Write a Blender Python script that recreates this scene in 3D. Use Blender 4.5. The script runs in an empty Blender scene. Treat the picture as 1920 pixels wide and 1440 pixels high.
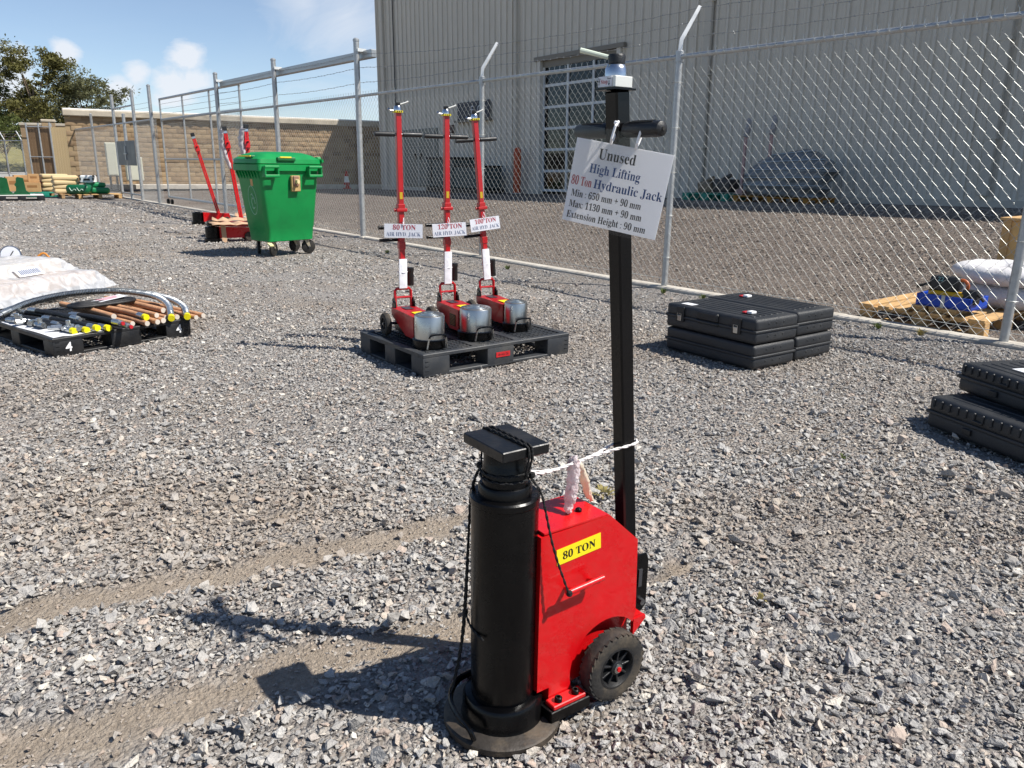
import bpy, bmesh, math, random
import numpy as np
from mathutils import Vector, Matrix, noise

random.seed(11)
rng = np.random.default_rng(11)
RAD = math.radians
scene = bpy.context.scene
COL = scene.collection

# ------------------------------------------------------------------ camera
CAM_H = 1.3
pitch, roll = RAD(15.7), RAD(0.85)
fw = Vector((0, math.cos(pitch), -math.sin(pitch)))
u0 = Vector((0, math.sin(pitch), math.cos(pitch)))
r0 = Vector((1, 0, 0))
rt = math.cos(roll) * r0 + math.sin(roll) * u0
up = -math.sin(roll) * r0 + math.cos(roll) * u0
cd = bpy.data.cameras.new('camera')
cam = bpy.data.objects.new('camera', cd)
COL.objects.link(cam)
mw = Matrix.Identity(4)
for k in range(3):
    mw[k][0], mw[k][1], mw[k][2] = rt[k], up[k], -fw[k]
mw[2][3] = CAM_H
cam.matrix_world = mw
cd.sensor_fit = 'HORIZONTAL'
cd.sensor_width = 36
cd.lens = 36 * 1460 / 1920
cd.clip_start = 0.05
cd.clip_end = 3000
scene.camera = cam

# ------------------------------------------------------------------ light
SUN_EL, SUN_AZ = RAD(52), RAD(102.6)          # azimuth clockwise from +Y
sun_dir = Vector((math.sin(SUN_AZ) * math.cos(SUN_EL), math.cos(SUN_AZ) * math.cos(SUN_EL), math.sin(SUN_EL)))
ld = bpy.data.lights.new('sun', 'SUN')
ld.energy = 4.8
ld.angle = RAD(0.53)
ld.color = (1.0, 0.955, 0.885)
lo = bpy.data.objects.new('sun', ld)
COL.objects.link(lo)
lo.rotation_euler = sun_dir.to_track_quat('Z', 'Y').to_euler()
lo.location = (20, 0, 30)

world = bpy.data.worlds.new('World')
scene.world = world
world.use_nodes = True
wn, wl = world.node_tree.nodes, world.node_tree.links
wn.clear()
def WN(t, **kw):
    n = wn.new(t)
    for k, v in kw.items():
        setattr(n, k, v)
    return n
wout = WN('ShaderNodeOutputWorld')
wbg = WN('ShaderNodeBackground')
wbg.inputs['Strength'].default_value = 0.088
sky = WN('ShaderNodeTexSky')
sky.sky_type = 'NISHITA'
sky.sun_disc = False
sky.sun_elevation = SUN_EL
sky.sun_rotation = SUN_AZ
sky.altitude = 2000
sky.air_density = 1.0
sky.dust_density = .9
sky.ozone_density = 2.0
tc = WN('ShaderNodeTexCoord')
def wmath(op, a, b=None, c=None, clamp=False):
    n = WN('ShaderNodeMath', operation=op, use_clamp=clamp)
    for i, x in enumerate((a, b, c)):
        if x is None:
            continue
        if isinstance(x, (int, float)):
            n.inputs[i].default_value = x
        else:
            wl.new(x, n.inputs[i])
    return n.outputs[0]
# clouds: fair weather puffs, a few seated where the photograph has them and the rest at random over the sky
mp = WN('ShaderNodeMapping')
mp.inputs['Scale'].default_value = (1, 1, 2.2)
wl.new(tc.outputs['Generated'], mp.inputs['Vector'])
def wnoise(scale, detail, rough, dist=0.0):
    n = WN('ShaderNodeTexNoise')
    n.inputs['Scale'].default_value = scale
    n.inputs['Detail'].default_value = detail
    n.inputs['Roughness'].default_value = rough
    n.inputs['Distortion'].default_value = dist
    wl.new(mp.outputs[0], n.inputs['Vector'])
    return n.outputs['Fac']
n_big = wnoise(2.6, 3, 0.5)
n_fine = wnoise(13.0, 8, 0.6, 0.3)
n_wisp = wnoise(6.0, 6, 0.62, 1.2)
def spot(px, py, rad):
    d = (rt * (px - 960) + up * (720 - py) + fw * 1460).normalized()
    dn = WN('ShaderNodeVectorMath', operation='DISTANCE')
    nrm = WN('ShaderNodeVectorMath', operation='NORMALIZE')
    wl.new(tc.outputs['Generated'], nrm.inputs[0])
    wl.new(nrm.outputs[0], dn.inputs[0])
    dn.inputs[1].default_value = d
    q = wmath('DIVIDE', dn.outputs['Value'], rad)
    return wmath('SUBTRACT', 1.0, q, clamp=True)
puff = None
for s in ((352, 108, .036), (368, 150, .034), (255, 136, .026), (30, 118, .035), (225, 165, .028), (120, 105, .024), (330, 165, .045), (5, 150, .05)):
    o = spot(*s)
    puff = o if puff is None else wmath('MAXIMUM', puff, o)
wide = wmath('MAXIMUM', wmath('MAXIMUM', spot(650, 30, .12), spot(760, 50, .16)), spot(570, 5, .07))
gen = wmath('MULTIPLY', wmath('SUBTRACT', n_big, 0.56, clamp=True), 2.6)
m1 = wmath('MULTIPLY', wmath('SUBTRACT', wmath('ADD', wmath('MULTIPLY', puff, 0.95), wmath('MULTIPLY', wmath('SUBTRACT', n_fine, 0.5), 1.7)), 0.32, clamp=True), 3.0)
m2 = wmath('MULTIPLY', wmath('SUBTRACT', wmath('ADD', wmath('MULTIPLY', wide, 0.75), wmath('MULTIPLY', wmath('SUBTRACT', n_wisp, 0.5), 1.3)), 0.2, clamp=True), 1.1)
m3 = wmath('MULTIPLY', wmath('SUBTRACT', wmath('ADD', gen, wmath('MULTIPLY', wmath('SUBTRACT', n_fine, 0.5), 1.0)), 0.35, clamp=True), 1.2)
sep = WN('ShaderNodeSeparateXYZ')
wl.new(tc.outputs['Generated'], sep.inputs[0])
hi = wmath('MULTIPLY', wmath('SUBTRACT', sep.outputs['Z'], 0.26, clamp=True), 6.0, clamp=True)
m3 = wmath('MULTIPLY', m3, hi)
cm = wmath('MINIMUM', wmath('ADD', wmath('ADD', wmath('MULTIPLY', m1, 0.75), wmath('MULTIPLY', m2, 0.75)), m3), 0.88)
# thin pale veil low in the sky
veil = wmath('MULTIPLY', wmath('SUBTRACT', 0.34, sep.outputs['Z'], clamp=True), 0.5)
cm = wmath('MINIMUM', wmath('ADD', cm, wmath('MULTIPLY', veil, wmath('ADD', 0.4, n_wisp))), 0.9)
cmix = WN('ShaderNodeMix', data_type='RGBA')
wl.new(cm, cmix.inputs['Factor'])
wl.new(sky.outputs[0], cmix.inputs['A'])
cmix.inputs['B'].default_value = (6.4, 6.7, 7.2, 1)
wl.new(cmix.outputs['Result'], wbg.inputs['Color'])
wl.new(wbg.outputs[0], wout.inputs[0])

scene.view_settings.view_transform = 'Standard'
scene.view_settings.look = 'None'
scene.view_settings.exposure = 0.6
scene.view_settings.gamma = 1
scene.view_settings.use_curve_mapping = False
scene.render.engine = 'CYCLES'
scene.cycles.use_denoising = True
scene.cycles.max_bounces = 8
scene.cycles.transparent_max_bounces = 24
scene.cycles.caustics_reflective = False
scene.cycles.caustics_refractive = False

# ------------------------------------------------------------------ helpers
def lin(h):
    h = h.lstrip('#')
    o = []
    for i in (0, 2, 4):
        c = int(h[i:i + 2], 16) / 255
        o.append(c / 12.92 if c <= .04045 else ((c + .055) / 1.055) ** 2.4)
    return tuple(o)

MATS = {}
def mat(name, col, rough=.5, metal=0., var=.12, vs=6., bump=0., bs=60., dirt=None, dscale=5., damt=.5, coat=0., spec=.5, trans=0., rvar=.1, stretch=None):
    """principled surface with procedural colour drift, roughness drift, fine relief and optional dirt"""
    if name in MATS:
        return MATS[name]
    if isinstance(col, str):
        col = lin(col)
    m = bpy.data.materials.new(name)
    m.use_nodes = True
    nt = m.node_tree
    N, L = nt.nodes, nt.links
    b = N['Principled BSDF']
    b.inputs['Metallic'].default_value = metal
    b.inputs['Coat Weight'].default_value = coat
    b.inputs['Specular IOR Level'].default_value = spec
    co = N.new('ShaderNodeTexCoord')
    vec = co.outputs['Object']
    if stretch:
        mpn = N.new('ShaderNodeMapping')
        mpn.inputs['Scale'].default_value = stretch
        L.new(vec, mpn.inputs[0])
        vec = mpn.outputs[0]
    n1 = N.new('ShaderNodeTexNoise')
    n1.inputs['Scale'].default_value = vs
    n1.inputs['Detail'].default_value = 6
    n1.inputs['Roughness'].default_value = .62
    L.new(vec, n1.inputs['Vector'])
    mr = N.new('ShaderNodeMapRange')
    mr.inputs['From Min'].default_value, mr.inputs['From Max'].default_value = .28, .72
    mr.inputs['To Min'].default_value, mr.inputs['To Max'].default_value = 1 - var, 1 + var
    L.new(n1.outputs['Fac'], mr.inputs['Value'])
    hs = N.new('ShaderNodeHueSaturation')
    hs.inputs['Color'].default_value = (*col, 1)
    L.new(mr.outputs[0], hs.inputs['Value'])
    out = hs.outputs[0]
    if dirt:
        dc = lin(dirt) if isinstance(dirt, str) else dirt
        n2 = N.new('ShaderNodeTexNoise')
        n2.inputs['Scale'].default_value = dscale
        n2.inputs['Detail'].default_value = 8
        n2.inputs['Roughness'].default_value = .7
        L.new(co.outputs['Object'], n2.inputs['Vector'])
        r2 = N.new('ShaderNodeMapRange')
        r2.inputs['From Min'].default_value, r2.inputs['From Max'].default_value = .46, .72
        r2.inputs['To Max'].default_value = damt
        L.new(n2.outputs['Fac'], r2.inputs['Value'])
        mx = N.new('ShaderNodeMix')
        mx.data_type = 'RGBA'
        L.new(r2.outputs[0], mx.inputs['Factor'])
        L.new(out, mx.inputs['A'])
        mx.inputs['B'].default_value = (*dc, 1)
        out = mx.outputs['Result']
    L.new(out, b.inputs['Base Color'])
    rr = N.new('ShaderNodeMapRange')
    rr.inputs['From Min'].default_value, rr.inputs['From Max'].default_value = .3, .7
    rr.inputs['To Min'].default_value, rr.inputs['To Max'].default_value = max(.02, rough - rvar), min(1, rough + rvar)
    L.new(n1.outputs['Fac'], rr.inputs['Value'])
    L.new(rr.outputs[0], b.inputs['Roughness'])
    if bump:
        n3 = N.new('ShaderNodeTexNoise')
        n3.inputs['Scale'].default_value = bs
        n3.inputs['Detail'].default_value = 5
        L.new(vec, n3.inputs['Vector'])
        bn = N.new('ShaderNodeBump')
        bn.inputs['Strength'].default_value = bump
        bn.inputs['Distance'].default_value = .01
        L.new(n3.outputs['Fac'], bn.inputs['Height'])
        L.new(bn.outputs[0], b.inputs['Normal'])
    if trans:
        tr = N.new('ShaderNodeBsdfTranslucent')
        tr.inputs['Color'].default_value = (*col, 1)
        ms = N.new('ShaderNodeMixShader')
        ms.inputs[0].default_value = trans
        L.new(b.outputs[0], ms.inputs[1])
        L.new(tr.outputs[0], ms.inputs[2])
        L.new(ms.outputs[0], N['Material Output'].inputs['Surface'])
    MATS[name] = m
    return m

def film(name, tint=(1, 1, 1), opac=.25, rough=.12, white=.0, bump=.0, bs=20):
    """thin clear plastic: see-through with a glossy skin"""
    if name in MATS:
        return MATS[name]
    m = bpy.data.materials.new(name)
    m.use_nodes = True
    N, L = m.node_tree.nodes, m.node_tree.links
    N.clear()
    o = N.new('ShaderNodeOutputMaterial')
    t = N.new('ShaderNodeBsdfTransparent')
    t.inputs[0].default_value = (*tint, 1)
    g = N.new('ShaderNodeBsdfGlossy')
    g.inputs['Roughness'].default_value = rough
    d = N.new('ShaderNodeBsdfDiffuse')
    d.inputs[0].default_value = (.85, .86, .88, 1)
    lw = N.new('ShaderNodeLayerWeight')
    lw.inputs['Blend'].default_value = .25
    mr = N.new('ShaderNodeMapRange')
    mr.inputs['To Min'].default_value = opac * .45
    mr.inputs['To Max'].default_value = min(1, opac * 2)
    L.new(lw.outputs['Fresnel'], mr.inputs[0])
    m1 = N.new('ShaderNodeMixShader')
    m2 = N.new('ShaderNodeMixShader')
    m1.inputs[0].default_value = white
    L.new(t.outputs[0], m1.inputs[1])
    L.new(d.outputs[0], m1.inputs[2])
    L.new(mr.outputs[0], m2.inputs[0])
    L.new(m1.outputs[0], m2.inputs[1])
    L.new(g.outputs[0], m2.inputs[2])
    if bump:
        co = N.new('ShaderNodeTexCoord')
        n3 = N.new('ShaderNodeTexNoise')
        n3.inputs['Scale'].default_value = bs
        n3.inputs['Detail'].default_value = 4
        n3.inputs['Distortion'].default_value = 1.5
        L.new(co.outputs['Object'], n3.inputs['Vector'])
        bn = N.new('ShaderNodeBump')
        bn.inputs['Strength'].default_value = bump
        bn.inputs['Distance'].default_value = .03
        L.new(n3.outputs['Fac'], bn.inputs['Height'])
        for q in (g, d):
            L.new(bn.outputs[0], q.inputs['Normal'])
        nz = N.new('ShaderNodeMapRange')
        nz.inputs['From Min'].default_value, nz.inputs['From Max'].default_value = .35, .7
        nz.inputs['To Min'].default_value, nz.inputs['To Max'].default_value = white * .75, min(1, white * 1.35)
        L.new(n3.outputs['Fac'], nz.inputs[0])
        L.new(nz.outputs[0], m1.inputs[0])
    L.new(m2.outputs[0], o.inputs['Surface'])
    MATS[name] = m
    return m

class MB:
    """collects shapes, then links them as ONE mesh object"""
    def __init__(s):
        s.v, s.f, s.m = [], [], []
    def add(s, vs, fs, mi=0):
        n = len(s.v)
        s.v += [tuple(p) for p in vs]
        s.f += [tuple(i + n for i in f) for f in fs]
        s.m += [mi] * len(fs)
        return s
    def box(s, c, d, R=None, ch=0., mi=0):
        c = Vector(c)
        h = Vector(d) / 2
        if ch <= 0:
            vs = [Vector((x * h.x, y * h.y, z * h.z)) for z in (-1, 1) for y in (-1, 1) for x in (-1, 1)]
            fs = [(0, 2, 3, 1), (4, 5, 7, 6), (0, 1, 5, 4), (2, 6, 7, 3), (0, 4, 6, 2), (1, 3, 7, 5)]
        else:
            ch = min(ch, .48 * min(d))
            vs, idx = [], {}
            for x in (-1, 1):
                for y in (-1, 1):
                    for z in (-1, 1):
                        for a in range(3):
                            q = [x * (h.x - ch), y * (h.y - ch), z * (h.z - ch)]
                            q[a] += (x, y, z)[a] * ch
                            idx[(x, y, z, a)] = len(vs)
                            vs.append(Vector(q))
            fs = []
            def face(keys):
                f = [idx[k] for k in keys]
                p = [vs[i] for i in f]
                nrm = (p[1] - p[0]).cross(p[2] - p[1])
                if nrm.dot(sum(p, Vector())) < 0:
                    f.reverse()
                fs.append(tuple(f))
            S = (-1, 1)
            for q in S:
                face([(q, -1, -1, 0), (q, 1, -1, 0), (q, 1, 1, 0), (q, -1, 1, 0)])
                face([(-1, q, -1, 1), (1, q, -1, 1), (1, q, 1, 1), (-1, q, 1, 1)])
                face([(-1, -1, q, 2), (1, -1, q, 2), (1, 1, q, 2), (-1, 1, q, 2)])
                for w in S:
                    face([(q, w, -1, 0), (q, w, 1, 0), (q, w, 1, 1), (q, w, -1, 1)])
                    face([(q, -1, w, 0), (q, 1, w, 0), (q, 1, w, 2), (q, -1, w, 2)])
                    face([(-1, q, w, 1), (1, q, w, 1), (1, q, w, 2), (-1, q, w, 2)])
                    for e in S:
                        face([(q, w, e, 0), (q, w, e, 1), (q, w, e, 2)])
        if R is not None:
            vs = [R @ v for v in vs]
        return s.add([v + c for v in vs], fs, mi)
    def loft(s, rings, caps=True, mi=0, closed=True):
        n = len(rings[0])
        vs = [p for r in rings for p in r]
        fs = []
        m = n if closed else n - 1
        for k in range(len(rings) - 1):
            for i in range(m):
                j = (i + 1) % n
                fs.append((k * n + i, k * n + j, (k + 1) * n + j, (k + 1) * n + i))
        if caps:
            fs.append(tuple(range(n - 1, -1, -1)))
            fs.append(tuple((len(rings) - 1) * n + i for i in range(n)))
        return s.add(vs, fs, mi)
    def cyl(s, p0, p1, r0, r1=None, n=16, caps=True, mi=0):
        return s.tube([p0, p1], [r0, r0 if r1 is None else r1], n, caps, mi)
    def tube(s, pts, r, n=8, caps=True, mi=0, squash=1.0):
        pts = [Vector(p) for p in pts]
        if isinstance(r, (int, float)):
            r = [r] * len(pts)
        rings, prev = [], None
        for i, p in enumerate(pts):
            t = (pts[min(i + 1, len(pts) - 1)] - pts[max(i - 1, 0)])
            t = t.normalized() if t.length > 1e-9 else Vector((0, 0, 1))
            if prev is None:
                a = Vector((0, 0, 1)) if abs(t.z) < .9 else Vector((1, 0, 0))
                x = t.cross(a).normalized()
            else:
                x = (prev - t * prev.dot(t)).normalized()
            prev = x
            y = t.cross(x)
            rings.append([p + (x * math.cos(k * 2 * math.pi / n) + y * squash * math.sin(k * 2 * math.pi / n)) * r[i] for k in range(n)])
        return s.loft(rings, caps, mi)
    def lathe(s, prof, n=32, o=(0, 0, 0), mi=0, M=None, caps=True):
        o = Vector(o)
        rings = [[Vector((r * math.cos(2 * math.pi * k / n), r * math.sin(2 * math.pi * k / n), z)) for k in range(n)] for r, z in prof]
        if M is not None:
            rings = [[M @ p for p in q] for q in rings]
        return s.loft([[p + o for p in q] for q in rings], caps, mi)
    def prism(s, poly, a, b, M=None, mi=0):
        """poly in x,z ; extruded along y from a to b"""
        A = [Vector((x, a, z)) for x, z in poly]
        B = [Vector((x, b, z)) for x, z in poly]
        if M is not None:
            A, B = [M @ p for p in A], [M @ p for p in B]
        return s.loft([A, B], True, mi)
    def build(s, name, mats, parent=None, M=None, ang=35, flip=True):
        me = bpy.data.meshes.new(name)
        me.from_pydata(s.v, [], s.f)
        if not isinstance(mats, (list, tuple)):
            mats = [mats]
        for m in mats:
            me.materials.append(m)
        if len(mats) > 1:
            me.polygons.foreach_set('material_index', s.m)
        if flip:
            bm = bmesh.new()
            bm.from_mesh(me)
            bmesh.ops.recalc_face_normals(bm, faces=bm.faces)
            bm.to_mesh(me)
            bm.free()
        me.polygons.foreach_set('use_smooth', [True] * len(me.polygons))
        me.set_sharp_from_angle(angle=RAD(ang))
        me.update()
        return link(name, me, parent, M)

def link(name, me, parent=None, M=None):
    o = bpy.data.objects.new(name, me)
    COL.objects.link(o)
    if parent is not None:
        o.parent = parent
    if M is not None:
        o.matrix_local = M
    return o

def tag(o, label=None, cat=None, group=None, kind=None):
    if label: o['label'] = label
    if cat: o['category'] = cat
    if group: o['group'] = group
    if kind: o['kind'] = kind
    return o

def thing(name, label, cat, loc=(0, 0, 0), rz=0., group=None, tilt=None):
    o = bpy.data.objects.new(name, None)
    o.empty_display_size = .05
    COL.objects.link(o)
    o.location = loc
    o.rotation_euler = (tilt[0], tilt[1], rz) if tilt else (0, 0, rz)
    return tag(o, label, cat, group)

def copy_thing(src, loc, rz, label, group=None):
    r = src.copy()
    COL.objects.link(r)
    r.location = loc
    r.rotation_euler = (0, 0, rz)
    tag(r, label, None, group)
    for ch in list(src.children):
        c = ch.copy()
        COL.objects.link(c)
        c.parent = r
        for g in list(ch.children):
            d = g.copy()
            COL.objects.link(d)
            d.parent = c
    return r

def frame(o, x, y):
    x, y = Vector(x).normalized(), Vector(y).normalized()
    z = x.cross(y).normalized()
    y = z.cross(x)
    m = Matrix.Identity(4)
    for k in range(3):
        m[k][0], m[k][1], m[k][2], m[k][3] = x[k], y[k], z[k], o[k]
    return m

def serif(t):
    o = ''
    for ch in t:
        if 'A' <= ch <= 'Z': o += chr(0x1D400 + ord(ch) - 65)
        elif 'a' <= ch <= 'z': o += chr(0x1D41A + ord(ch) - 97)
        elif '0' <= ch <= '9': o += chr(0x1D7CE + ord(ch) - 48)
        else: o += ch
    return o

def text(body, size, m, parent, M, name='lettering', align='CENTER', bold=True, sx=1., lift=.0, fit=None):
    cu = bpy.data.curves.new(name, 'FONT')
    cu.body = serif(body) if bold else body
    cu.size = size
    cu.align_x = align
    cu.resolution_u = 3
    cu.offset = lift
    t = bpy.data.objects.new('tmp', cu)
    COL.objects.link(t)
    bpy.context.view_layer.update()
    me = bpy.data.meshes.new_from_object(t.evaluated_get(bpy.context.evaluated_depsgraph_get()))
    bpy.data.objects.remove(t)
    me.name = name
    me.materials.clear()
    me.materials.append(m)
    if fit:                                  # printed width in metres
        xs_ = [v.co.x for v in me.vertices]
        sx = fit / (max(xs_) - min(xs_))
    o = link(name, me, parent, M @ Matrix.Diagonal((sx, 1, 1, 1)))
    if len(body) > 1:
        o['kind'] = 'stuff'
    return o

def arc(c, r, a0, a1, n, ax, ay):
    c, ax, ay = Vector(c), Vector(ax), Vector(ay)
    return [c + ax * r * math.cos(a0 + (a1 - a0) * k / n) + ay * r * math.sin(a0 + (a1 - a0) * k / n) for k in range(n + 1)]

def smooth(pts, it=2):
    pts = [Vector(p) for p in pts]
    for _ in range(it):
        q = [pts[0]]
        for a, b in zip(pts, pts[1:]):
            q += [a * .75 + b * .25, a * .25 + b * .75]
        pts = q + [pts[-1]]
    return pts

def rbox(c, d, r, seg=3):
    """rounded box as (verts, faces)"""
    bm = bmesh.new()
    bmesh.ops.create_cube(bm, size=1)
    for v in bm.verts:
        v.co = Vector((v.co.x * d[0], v.co.y * d[1], v.co.z * d[2]))
    bmesh.ops.bevel(bm, geom=list(bm.edges), offset=r, segments=seg, profile=.6, affect='EDGES')
    vs = [v.co + Vector(c) for v in bm.verts]
    fs = [[v.index for v in f.verts] for f in bm.faces]
    bm.verts.index_update()
    fs = [[v.index for v in f.verts] for f in bm.faces]
    bm.free()
    return vs, fs

# fence frame of reference
NV = np.array([.7826, .6225])            # away from the camera, towards the warehouse
UL = np.array([-.6225, .7826])           # along the fence to the left
P1 = np.array([1.678, 8.649])
def FP(s, off=0., z=0.):
    p = P1 + UL * s + NV * off
    return Vector((p[0], p[1], z))
def sstep(a, b, x):
    t = np.clip((x - a) / (b - a), 0, 1)
    return t * t * (3 - 2 * t)
def ground_z(x, y):
    x, y = np.asarray(x, float), np.asarray(y, float)
    d = x * NV[0] + y * NV[1]
    s = (x - P1[0]) * UL[0] + (y - P1[1]) * UL[1]
    zb = np.clip(.674 - .01763 * s, .2, .85) * (1 - sstep(24, 34, s))
    return zb * sstep(7.3, 12.6, d)

# ------------------------------------------------------------------ ground
TRACKS = [([(-2.6, 1.25), (-1.64, 1.89), (-1.49, 2.0), (-1.25, 2.16), (-.97, 2.28), (-.72, 2.42), (-.42, 2.57), (-.2, 2.7)], .085),
          ([(-2.2, .9), (-1.24, 1.42), (-1.05, 1.51), (-.85, 1.62), (-.69, 1.71), (-.51, 1.82), (-.29, 1.93), (-.14, 1.97)], .10),
          ([(.36, 1.9), (.44, 1.95), (.50, 1.91)], .045), ([(.5, 2.3), (.58, 2.38)], .03), ([(-.9, 2.72), (-.7, 2.82)], .035), ([(-1.8, 2.8), (-1.6, 2.9)], .035)]
def vnoise(x, y, f, seed=0):
    """cheap smooth value noise on arrays"""
    r = np.random.default_rng(seed)
    T = r.random((256, 256))
    X, Y = x * f + 1000, y * f + 1000
    i, j = np.floor(X).astype(int), np.floor(Y).astype(int)
    u, v = X - i, Y - j
    u, v = u * u * (3 - 2 * u), v * v * (3 - 2 * v)
    g = lambda a, b: T[a % 256, b % 256]
    return (g(i, j) * (1 - u) + g(i + 1, j) * u) * (1 - v) + (g(i, j + 1) * (1 - u) + g(i + 1, j + 1) * u) * v
def track_mask(x, y):
    x, y = np.asarray(x, float), np.asarray(y, float)
    m = np.zeros_like(x)
    jit = (vnoise(x, y, 9, 3) - .5) * .09 + (vnoise(x, y, 24, 4) - .5) * .05
    for pts, w in TRACKS:
        d = np.full_like(x, 1e9)
        for (ax, ay), (bx, by) in zip(pts, pts[1:]):
            dx, dy = bx - ax, by - ay
            t = np.clip(((x - ax) * dx + (y - ay) * dy) / (dx * dx + dy * dy), 0, 1)
            d = np.minimum(d, np.hypot(x - ax - t * dx, y - ay - t * dy))
        m = np.maximum(m, 1 - sstep(w * .45, w * 1.25, d + jit))
    return m
def axis(lo, a, b, hi, step, growth=1.16):
    v = list(np.arange(a, b, step))
    q, s = b, step
    right = []
    while q < hi:
        right.append(q)
        s = min(s * growth, 60)
        q += s
    left, q, s = [], a - step, step
    while q > lo:
        left.append(q)
        s = min(s * growth, 60)
        q -= s
    return np.array(left[::-1] + v + right + [hi])
gx, gy = axis(-900, -3.2, 3.2, 900, .05), axis(-60, .9, 5.2, 1600, .05)
GX, GY = np.meshgrid(gx, gy)
fx, fy = GX.ravel(), GY.ravel()
tm = track_mask(fx, fy)
near = 1 - sstep(9, 16, np.hypot(fx, fy))
fz = ground_z(fx, fy) + ((vnoise(fx, fy, 3, 8) - .5) * .022 + (vnoise(fx, fy, 11, 9) - .5) * .008 - tm * .012) * near
me = bpy.data.meshes.new('ground')
nx, ny = len(gx), len(gy)
ii = np.arange(nx * ny).reshape(ny, nx)
quads = np.stack([ii[:-1, :-1], ii[:-1, 1:], ii[1:, 1:], ii[1:, :-1]], -1).reshape(-1, 4)
me.from_pydata(np.stack([fx, fy, fz], 1).tolist(), [], quads.tolist())
me.polygons.foreach_set('use_smooth', [True] * len(me.polygons))
at = me.attributes.new('track', 'FLOAT', 'POINT')
at.data.foreach_set('value', tm.astype(np.float32))
dperp = fx * NV[0] + fy * NV[1]
yard = sstep(6.5, 7.2, dperp + 0)
at = me.attributes.new('yard', 'FLOAT', 'POINT')
at.data.foreach_set('value', yard.astype(np.float32))
gm = bpy.data.materials.new('gravel_ground')
gm.use_nodes = True
N, L = gm.node_tree.nodes, gm.node_tree.links
B = N['Principled BSDF']
B.inputs['Roughness'].default_value = .95
B.inputs['Specular IOR Level'].default_value = .2
gco = N.new('ShaderNodeTexCoord')
def gnode(t, **k):
    n = N.new(t)
    for a, b in k.items():
        if a in n.inputs: n.inputs[a].default_value = b
        else: setattr(n, a, b)
    return n
def attr(nm):
    n = N.new('ShaderNodeAttribute'); n.attribute_name = nm
    return n.outputs['Fac']
def gmix(f, a, b, blend='MIX'):
    n = N.new('ShaderNodeMix'); n.data_type = 'RGBA'; n.blend_type = blend
    for s, x in (('Factor', f), ('A', a), ('B', b)):
        if isinstance(x, (int, float)): n.inputs[s].default_value = x
        elif isinstance(x, tuple): n.inputs[s].default_value = (*x, 1)
        else: L.new(x, n.inputs[s])
    return n.outputs['Result']
def ramp(x, stops):
    n = N.new('ShaderNodeValToRGB')
    n.color_ramp.elements[0].position, n.color_ramp.elements[0].color = stops[0][0], (*stops[0][1], 1)
    n.color_ramp.elements[1].position, n.color_ramp.elements[1].color = stops[-1][0], (*stops[-1][1], 1)
    for p, c in stops[1:-1]:
        e = n.color_ramp.elements.new(p); e.color = (*c, 1)
    L.new(x, n.inputs[0])
    return n.outputs[0]
def vor(scale, feat='F1'):
    n = N.new('ShaderNodeTexVoronoi'); n.inputs['Scale'].default_value = scale; n.feature = feat
    L.new(gco.outputs['Object'], n.inputs['Vector'])
    return n
def gnoise(scale, det=6, ro=.6):
    n = N.new('ShaderNodeTexNoise'); n.inputs['Scale'].default_value = scale; n.inputs['Detail'].default_value = det; n.inputs['Roughness'].default_value = ro
    L.new(gco.outputs['Object'], n.inputs['Vector'])
    return n.outputs['Fac']
STONES = [(0, (.13, .127, .128)), (.3, (.26, .255, .255)), (.55, (.37, .363, .36)), (.72, (.46, .45, .435)), (.84, (.37, .30, .26)), (.92, (.55, .52, .47)), (1, (.7, .68, .64))]
v1, v2 = vor(34), vor(75)
sp = N.new('ShaderNodeSeparateColor'); L.new(v1.outputs['Color'], sp.inputs[0])
sp2 = N.new('ShaderNodeSeparateColor'); L.new(v2.outputs['Color'], sp2.inputs[0])
grey = gmix(.45, ramp(sp.outputs[0], STONES), ramp(sp2.outputs[1], STONES))
soil = ramp(gnoise(3.2, 8), [(.3, (.265, .212, .16)), (.5, (.345, .283, .218)), (.7, (.425, .356, .28))])
soil = gmix(.45, soil, ramp(gnoise(60, 5), [(.3, (.17, .138, .108)), (.7, (.49, .42, .34))]))
blot = ramp(gnoise(.9, 6, .62), [(.42, (0, 0, 0)), (.66, (1, 1, 1))])
bf = N.new('ShaderNodeMath'); bf.operation = 'MULTIPLY'; bf.inputs[1].default_value = .55; L.new(blot, bf.inputs[0])
gcol = gmix(bf.outputs[0], gmix(.25, grey, soil), soil)
yv = vor(52)
ysp = N.new('ShaderNodeSeparateColor'); L.new(yv.outputs['Color'], ysp.inputs[0])
ycol = ramp(ysp.outputs[0], [(0, (.07, .058, .05)), (.4, (.16, .132, .112)), (.7, (.24, .20, .17)), (.93, (.36, .305, .26)), (1, (.58, .54, .48))])
ycol = gmix(.35, ycol, ramp(gnoise(.6, 6), [(.35, (.145, .118, .10)), (.65, (.24, .20, .168))]))
gcol = gmix(attr('yard'), gcol, ycol)
gcol = gmix(attr('track'), gcol, soil)
L.new(gcol, B.inputs['Base Color'])
bh = N.new('ShaderNodeMath'); bh.operation = 'ADD'
L.new(v1.outputs['Distance'], bh.inputs[0]); L.new(v2.outputs['Distance'], bh.inputs[1])
tinv = N.new('ShaderNodeMath'); tinv.operation = 'MULTIPLY_ADD'; tinv.inputs[1].default_value = -.85; tinv.inputs[2].default_value = 1
L.new(attr('track'), tinv.inputs[0])
bh2 = N.new('ShaderNodeMath'); bh2.operation = 'MULTIPLY'; L.new(bh.outputs[0], bh2.inputs[0]); L.new(tinv.outputs[0], bh2.inputs[1])
bh3 = N.new('ShaderNodeMath'); bh3.operation = 'SUBTRACT'; L.new(gnoise(90, 6), bh3.inputs[0]); L.new(bh2.outputs[0], bh3.inputs[1])
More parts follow.
